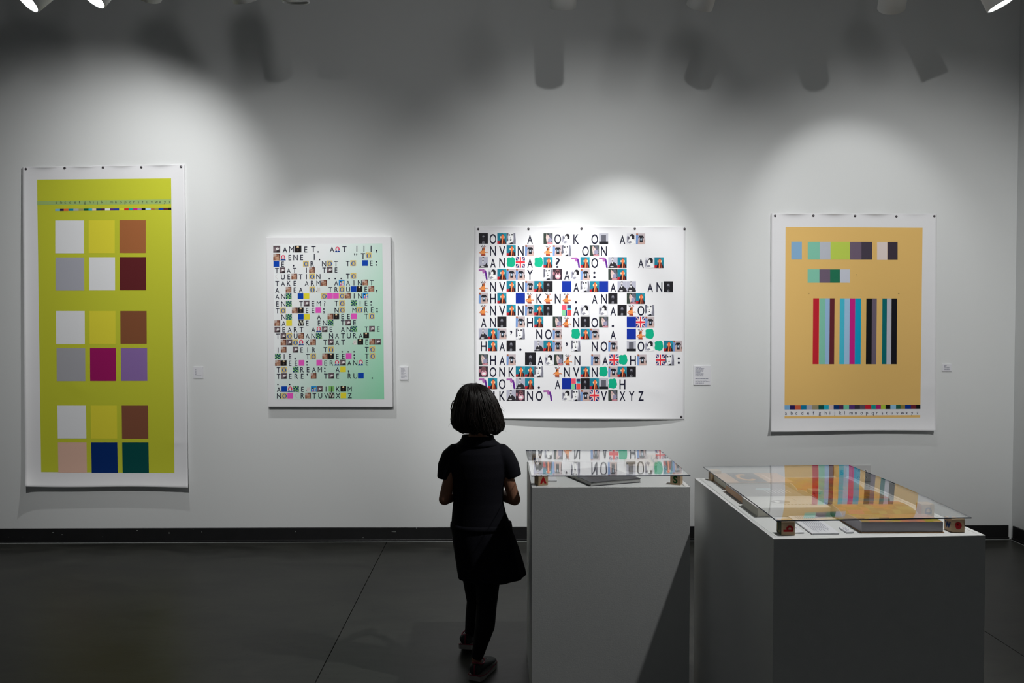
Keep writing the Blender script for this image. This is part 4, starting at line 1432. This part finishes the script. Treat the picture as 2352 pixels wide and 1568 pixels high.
def chain(mb, pts, rad):
    for k in range(len(pts) - 1):
        capsule(mb, pts[k], pts[k + 1], rad[k], rad[k + 1])


def ellipsoid(mb, c, rx, ry, rz, n=20, m=12):
    vs, fs = [], []
    for i in range(m + 1):
        a = PI * i / m
        for j in range(n):
            q = 2 * PI * j / n
            vs.append((c[0] + rx * max(1e-3, math.sin(a)) * math.cos(q), c[1] + ry * max(1e-3, math.sin(a)) * math.sin(q), c[2] + rz * math.cos(a)))
    for i in range(m):
        for j in range(n):
            fs.append((i * n + j, (i + 1) * n + j, (i + 1) * n + (j + 1) % n, i * n + (j + 1) % n))
    fs += [tuple(range(n)), tuple(range(m * n, (m + 1) * n))[::-1]]
    mb.mesh(vs, fs)


def loft(mb, rings, close=True):
    n = len(rings[0])
    vs = [p for r in rings for p in r]
    fs = [(k * n + j, (k + 1) * n + j, (k + 1) * n + (j + 1) % n, k * n + (j + 1) % n) for k in range(len(rings) - 1) for j in range(n)]
    if close:
        fs += [tuple(range(n)), tuple(range((len(rings) - 1) * n, len(rings) * n))[::-1]]
    mb.mesh(vs, fs)


def fuse(mb, name, mat, parent, voxel, smooth=6, label=None):
    """overlapping closed shapes become one continuous skin"""
    me = bpy.data.meshes.new(name)
    me.from_pydata(mb.v, [], mb.f)
    me.update()
    tmp = bpy.data.objects.new('tmp', me)
    COL.objects.link(tmp)
    r = tmp.modifiers.new('r', 'REMESH'); r.mode = 'VOXEL'; r.voxel_size = voxel
    s = tmp.modifiers.new('s', 'SMOOTH'); s.factor = 0.5; s.iterations = smooth
    dg = bpy.context.evaluated_depsgraph_get()
    out = bpy.data.meshes.new_from_object(tmp.evaluated_get(dg))
    bpy.data.objects.remove(tmp)
    out.name = name
    out.polygons.foreach_set('use_smooth', [True] * len(out.polygons))
    out.materials.clear()
    out.materials.append(mat)
    o = bpy.data.objects.new(name, out)
    return link(o, parent, label)


foot_r = on_z(1092, 1563, 0.0)      # heel of the planted foot
person = thing('person', (foot_r.x, foot_r.y + .05, 0), 'child in a short sleeved navy dress and black leggings walking towards the prints', 'person')

# ---- body
mb = MB()
hc = G(1096, 936, 0.005)
ellipsoid(mb, hc, 0.073, 0.088, 0.098)
ellipsoid(mb, hc + Vector((0, 0.032, -0.045)), 0.054, 0.058, 0.062)          # jaw
capsule(mb, hc + Vector((0, 0.086, -0.006)), hc + Vector((0, 0.098, -0.026)), 0.007, 0.011)      # nose
ellipsoid(mb, hc + Vector((0, 0.082, -0.058)), 0.021, 0.010, 0.008)
for sx in (-1, 1):
    ellipsoid(mb, hc + Vector((sx * .075, .008, -.012)), 0.010, 0.018, 0.026)  # ears
capsule(mb, hc + Vector((0, 0.0, -0.06)), G(1098, 1014, 0.0), 0.040, 0.043)
chain(mb, [G(1098, 1030), G(1098, 1090), G(1098, 1150), G(1102, 1215)], [.062, .070, .066, .074])
shL, shR = G(1046, 1046), G(1150, 1046)
capsule(mb, shL, shR, .028, .028)
arms = []
for sh, el, wr, hand in ((shL, G(1021, 1146, -.015), G(1066, 1127, .165), G(1088, 1120, .20)), (shR, G(1182, 1147, -.015), G(1128, 1127, .165), G(1106, 1118, .20))):
    chain(mb, [sh, sh.lerp(el, .5), el], [.028, .0285, .0265])
    chain(mb, [el, el.lerp(wr, .35), wr], [.0265, .0265, .0165])
    d = (hand - wr).normalized()
    sgn = 1 if hand.x > wr.x else -1
    up_ = Vector((0, 0, 1))
    fw = Vector((0, 1, 0))
    chain(mb, [wr, wr + d * .028, wr + d * .055], [.0165, .019, .018])
    capsule(mb, wr + d * .03 + up_ * .012, wr + d * .058 + up_ * .014, .013, .012)
    capsule(mb, wr + d * .03 - up_ * .012, wr + d * .056 - up_ * .014, .013, .012)
    k0 = wr + d * .058
    for q, (dz, ln) in enumerate(((.0225, .030), (.0075, .034), (-.0075, .031), (-.0215, .025))):
        b = k0 + up_ * dz
        p1_ = b + (d * .8 + fw * .5).normalized() * ln * .75
        p2_ = p1_ + (d * .25 + fw * 1.0).normalized() * ln * .55
        p3_ = p2_ + (-d * .55 + fw * .6).normalized() * ln * .5
        chain(mb, [b - d * .01, p1_, p2_, p3_], [.0075, .0070, .0064, .0056])
    tb = wr + d * .018 + up_ * .016
    chain(mb, [tb, tb + (d * .5 + up_ * .8 + fw * .2).normalized() * .024, tb + (d * .5 + up_ * .8 + fw * .2).normalized() * .024 + (d * .9 + up_ * .2 + fw * .4).normalized() * .022], [.0085, .0078, .0066])
hipR, hipL = G(1124, 1232), G(1084, 1232)
legR = [hipR, G(1120, 1310, .02), G(1117, 1388, .02), G(1113, 1436, -.005), G(1094, 1516, -.01)]
legL = [hipL, G(1088, 1310, .06), G(1093, 1380, .12), G(1088, 1420, .21), G(1078, 1466, .315)]
capsule(mb, hipL, hipR, .062, .062)
chain(mb, legR, [.060, .052, .040, .039, .022])
chain(mb, legL, [.060, .052, .040, .039, .022])
ankR, ankL = legR[-1], legL[-1]
dirR = Vector((0.36, 0.93, 0)).normalized()
dirL = Vector((0.16, 0.98, 0)).normalized()
for an, dd in ((ankR, dirR), (ankL, dirL)):
    chain(mb, [an, Vector((an.x, an.y, .05)) + dd * .01, Vector((an.x, an.y, .032)) + dd * .10], [.022, .024, .016])
body = fuse(mb, 'body', M['skin'], person, 0.0042, 4)
for sx in (-1, 1):
    q = MB()
    ellipsoid(q, hc + Vector((sx * .029, .0795, .004)), .0125, .009, .009, 12, 8)
    e = q.build('eye', M['eye'], body, smooth=True)
    q = MB()
    ellipsoid(q, hc + Vector((sx * .029, .0875, .004)), .0055, .002, .0055, 10, 6)
    q.build('iris', M['hair'], body, smooth=True)
q = MB()
ellipsoid(q, hc + Vector((0, .0915, -.058)), .019, .003, .0055, 12, 6)
q.build('mouth', M['lip'], body, smooth=True)

# ---- dress: bodice with sleeves, collar, skirt
NT = 40


def ring(py, xl, xr, dep, dy=0.0, fold=0.0, nf=9, tw=0.0):
    a, b = G(xl, py, dy), G(xr, py, dy)
    c, hw = (a + b) / 2, (b.x - a.x) / 2
    out = []
    for j in range(NT):
        t = 2 * PI * j / NT
        k = 1 + fold * math.sin(nf * t + tw) + fold * .5 * math.sin((nf - 4) * t + 1.3)
        out.append(Vector((c.x + hw * k * math.cos(t), c.y + dep * k * math.sin(t), c.z)))
    return out


mb = MB()
loft(mb, [ring(*r) for r in ((1203, 1036.5, 1173, .092), (1180, 1038, 1163, .086), (1150, 1041, 1156, .083), (1120, 1040, 1157, .085), (1090, 1036, 1163, .088), (1060, 1033, 1166, .086),
                             (1038, 1033, 1163, .078), (1026, 1040, 1155, .068), (1017, 1050, 1146, .058), (1008, 1060, 1136, .050), (1003, 1066, 1131, .046))])
mb.tube([G(1062, 1034), G(1048, 1038), G(1036, 1050), G(1026, 1070), G(1021, 1099)], [.034, .043, .046, .041, .034], 20)
mb.tube([G(1134, 1034), G(1148, 1038), G(1159, 1050), G(1169, 1068), G(1177, 1095)], [.034, .043, .047, .045, .042], 20)
capsule(mb, G(1050, 1040), G(1042, 1088), .040, .034)
capsule(mb, G(1146, 1040), G(1156, 1088), .040, .036)
bod = fuse(mb, 'bodice', M['navy'], person, 0.0045, 4)
mb = MB()
rows = []
for py, grow in ((1000, 0), (1007, .1), (1016, .42), (1021, .62)):
    rows.append(ring(py, 1063 - 22 * grow, 1132 + 22 * grow, .050 + .030 * grow))
rows2 = [ring(1018, 1056, 1140, .062), ring(1005, 1066, 1130, .046), ring(1000, 1067, 1128, .045)]
loft(mb, rows + rows2[:0], False)
o = mb.build('collar', M['navy'], person, smooth=True)
m_ = o.modifiers.new('solid', 'SOLIDIFY'); m_.thickness = 0.006; m_.offset = 0
mb = MB()
sk = ((1200, 1037, 1172, .091, 0), (1208, 1035.5, 1174.5, .096, .004), (1222, 1036, 1178, .102, .012), (1245, 1038.5, 1186, .110, .022), (1270, 1042, 1194, .118, .03), (1295, 1046, 1200.5, .126, .036), (1312, 1048.5, 1205, .131, .04), (1321, 1050, 1206.5, .133, .04))
loft(mb, [ring(py, xl, xr, dp, 0, fo, 9, .6) for py, xl, xr, dp, fo in sk], False)
o = mb.build('skirt', M['navy'], person, smooth=True)
m_ = o.modifiers.new('solid', 'SOLIDIFY'); m_.thickness = 0.004; m_.offset = -1
m_ = o.modifiers.new('sub', 'SUBSURF'); m_.levels = 1; m_.render_levels = 1
mb = MB()
loft(mb, [ring(1199, 1036, 1173.5, .0935), ring(1205, 1035.5, 1174.5, .096), ring(1211, 1035.5, 1175.5, .0985)], False)
o = mb.build('waist_seam', M['navy'], person, smooth=True)
m_ = o.modifiers.new('solid', 'SOLIDIFY'); m_.thickness = 0.003; m_.offset = 1

# ---- leggings
mb = MB()
capsule(mb, hipL, hipR, .068, .068)
chain(mb, [hipR, G(1121, 1310, .02), G(1118, 1388, .02), G(1114, 1436, -.006), G(1097, 1504, -.01)], [.068, .060, .0465, .045, .0275])
chain(mb, [hipL, G(1089, 1310, .06), G(1095, 1380, .12), G(1090, 1420, .21), G(1080, 1459, .30)], [.068, .060, .0465, .044, .027])
fuse(mb, 'leggings', M['leggings'], person, 0.0045, 4)


# ---- trainers
def trainer(heel, dd, lift_heel=0.0):
    """heel: middle of the back of the sole on the floor"""
    heel = Vector((heel[0], heel[1], 0.0008))
    dd = Vector(dd).normalized()
    lat = Vector((-dd.y, dd.x, 0))
    L = 0.198
    secs = [(0, .024, .062), (.06, .031, .070), (.16, .034, .074), (.30, .034, .070), (.45, .035, .062), (.6, .038, .053), (.75, .040, .045), (.88, .036, .038), (.96, .024, .030), (1.0, .010, .022)]

    def rise(s):
        return lift_heel * max(0, 1 - s / .7) ** 1.3 + 0.008 * max(0, (s - .75) / .25) ** 2
    # upper
    mb = MB()
    rings = []
    n = 18
    for s, w, h in secs:
        c = heel + dd * (s * L)
        rr_ = []
        for j in range(n):
            t = 2 * PI * j / n
            x, z = math.cos(t), math.sin(t)
            zz = .020 + (h - .020) * (0.5 + .5 * z) ** 0.8 if True else 0
            ww = w * (abs(x) ** .8) * (1 if x > 0 else -1) * (1 - .45 * max(0, z) ** 2 * (.9 if s < .5 else .5))
            rr_.append(c + lat * ww + Vector((0, 0, zz + rise(s))))
        rings.append(rr_)
    loft(mb, rings)
    up_o = mb.build('shoe', M['shoe_dark'], person, smooth=True)
    # sole
    mb = MB()
    lo_, hi_, pk = [], [], []
    K = 15
    outl = []
    for k in range(len(secs)):
        outl.append((secs[k][0], secs[k][1] + .0035))
    side_r = [(heel + dd * (s * L * 1.02 - .002) + lat * w, s) for s, w in outl]
    side_l = [(heel + dd * (s * L * 1.02 - .002) - lat * w, s) for s, w in reversed(outl)]
    loop = side_r + side_l
    r0 = [p + Vector((0, 0, rise(s))) for p, s in loop]
    r1 = [p + Vector((0, 0, rise(s) + .017 + .004 * math.cos(s * 9))) for p, s in loop]
    r2 = [p + Vector((0, 0, rise(s) + .0215 + .005 * math.cos(s * 9))) for p, s in loop]
    nn = len(loop)
    mb.mesh(r0 + r1, [tuple(range(nn))] + [(k, nn + k, nn + (k + 1) % nn, (k + 1) % nn) for k in range(nn)] + [tuple(range(nn, 2 * nn))[::-1]])
    mb.build('sole', M['sole'], up_o)
    mb = MB()
    mb.mesh(r1 + r2, [(k, nn + k, nn + (k + 1) % nn, (k + 1) % nn) for k in range(nn)])
    o = mb.build('trim', M['shoe_pink'], up_o, smooth=True)
    m_ = o.modifiers.new('solid', 'SOLIDIFY'); m_.thickness = 0.001; m_.offset = 0
    # padded collar round the ankle and heel tab
    mb = MB()
    cc = heel + dd * (.22 * L) + Vector((0, 0, .071 + rise(.2)))
    pts = [cc + dd * (.034 * math.cos(t)) + lat * (.026 * math.sin(t)) + Vector((0, 0, .006 * math.cos(2 * t))) for t in [2 * PI * k / 20 for k in range(21)]]
    mb.tube(pts, .0034, 8)
    mb.build('ankle_collar', M['shoe_pink'], up_o, smooth=True)
    mb = MB()
    b0 = heel - dd * .0015
    mb.tube([b0 + Vector((0, 0, .026 + rise(0))), b0 + Vector((0, 0, .050 + rise(0))), b0 + dd * .006 + Vector((0, 0, .070 + rise(0)))], [.004, .0035, .004], 8)
    mb.build('heel_tab', M['shoe_pink'], up_o, smooth=True)
    for k in range(4):
        s = .42 + .075 * k
        mb = MB()
        c = heel + dd * (s * L)
        mb.tube([c + lat * .022 + Vector((0, 0, .052 - .03 * (s - .4))), c + Vector((0, 0, .066 - .055 * (s - .4))), c - lat * .022 + Vector((0, 0, .052 - .03 * (s - .4)))], .0022, 6)
        mb.build('lace', M['sole'], up_o, smooth=True)
    return up_o


trainer((foot_r.x - .004, foot_r.y), dirR)
fl_ = on_z(1069, 1505, 0.0)
trainer((fl_.x, fl_.y), dirL, 0.03)

# ---- hair: a chin-length bob with loose strands
hr = [(880.8, 1086.5, 1087.5, .0008), (881.5, 1079, 1095, .013), (883.5, 1072, 1102, .030), (888, 1064, 1114, .052), (896, 1057, 1124, .070), (908, 1051.5, 1133, .084), (922, 1047, 1140, .094), (938, 1042.5, 1146, .101), (954, 1039.5, 1151, .104), (968, 1039, 1155, .103), (980, 1043, 1156, .097), (987, 1049, 1152, .088), (991.5, 1058, 1144, .076)]
NH = 48


def hair_pt(v, t, out=0.0):
    k = min(len(hr) - 2, int(v * (len(hr) - 1)))
    f = v * (len(hr) - 1) - k
    py, xl, xr, dp = [a + (b - a) * f for a, b in zip(hr[k], hr[k + 1])]
    a, b = G(xl, py), G(xr, py)
    c, hw = (a + b) / 2, (b.x - a.x) / 2
    w = 1 + v * (.022 * math.sin(6 * t + 7 * v) + .016 * math.sin(13 * t - 5 * v + 1) + .010 * math.sin(29 * t + 3 * v))
    front = .82 if math.cos(t) < 0 else 1.0
    low = max(0, v - .8) / .2
    return Vector((c.x + (hw + out) * math.sin(t) * w, c.y + .008 - (dp * front + out) * math.cos(t) * w,
                   c.z + low * (.0035 * math.sin(9 * t + 1) + .003 * math.sin(21 * t) - .004 * math.sin(t))))


mb = MB()
rows = []
NV = 30
for i in range(NV + 1):
    v = i / NV
    tm = PI * (1.0 if v < .32 else max(.66, 1.0 - (v - .32) * 2.2))
    rows.append([hair_pt(v, -tm + 2 * tm * j / NH) for j in range(NH + 1)])
vs = [p for r in rows for p in r]
fs = [(i * (NH + 1) + j, i * (NH + 1) + j + 1, (i + 1) * (NH + 1) + j + 1, (i + 1) * (NH + 1) + j) for i in range(NV) for j in range(NH)]
mb.mesh(vs, fs)
hair = mb.build('hair', M['hair'], person, smooth=True)
m_ = hair.modifiers.new('solid', 'SOLIDIFY'); m_.thickness = 0.010; m_.offset = 1
rr = random.Random(5)
mb = MB()
for q in range(520):
    t = rr.uniform(-1, 1) * PI * .70
    v1 = rr.uniform(.86, 1.0)
    ph, am = rr.uniform(0, 6), rr.uniform(.001, .0055)
    pts, rad = [], []
    for k in range(11):
        v = .012 + (v1 - .012) * k / 10
        pts.append(hair_pt(v, t + .05 * math.sin(5 * v + ph) + .22 * (v - .5) * math.sin(ph), .0025 + am * math.sin(7 * v + ph)))
        rad.append(.0020 * (1 - .55 * (k / 10) ** 2))
    c = hair_pt(1.0, t)
    ax = G(1098, 960)
    inw = Vector((ax.x - pts[-1].x, ax.y - pts[-1].y, 0)).normalized()
    for k in range(1, 4):
        pts.append(pts[-1] + inw * .004 * k + Vector((0, 0, -.0035 + .0012 * k)))
        rad.append(.0010)
    mb.tube(pts, rad, 5)
for q in range(70):                                     # fly-away hairs
    t = rr.uniform(-1, 1) * PI * .62
    v = rr.uniform(.04, .9)
    p = hair_pt(v, t, .001)
    d = (p - hc).normalized()
    e1 = p + d * rr.uniform(.004, .012) + Vector((rr.uniform(-.01, .01), 0, rr.uniform(-.012, .004)))
    e2 = e1 + d * rr.uniform(-.004, .006) + Vector((rr.uniform(-.012, .012), 0, rr.uniform(-.022, -.004)))
    mb.tube([p, p.lerp(e1, .6) + d * .002, e1, e1.lerp(e2, .5) + d * .002, e2], [.0006, .0005, .00045, .0004, .0002], 4)
# the loop of hair standing off one side and the curl at the other
for dq in range(5):
    o_ = dq * .0012
    mb.tube([G(1051 - dq * .4, 912), G(1040 - dq * .5, 922 + dq), G(1036.5 - dq * .4, 938), G(1039, 956 + dq), G(1040, 975), G(1046, 988)], [.0016, .0018, .0018, .0016, .0014, .0008], 5)
    mb.tube([G(1150, 950 + dq), G(1156 + dq * .3, 970), G(1158 + dq * .2, 980), G(1155, 987 + dq * .6), G(1149, 988 + dq * .5), G(1146, 984)], [.0016, .0016, .0015, .0013, .0010, .0006], 5)
mb.build('hair_strands', M['hair'], hair, smooth=True, kind='stuff')
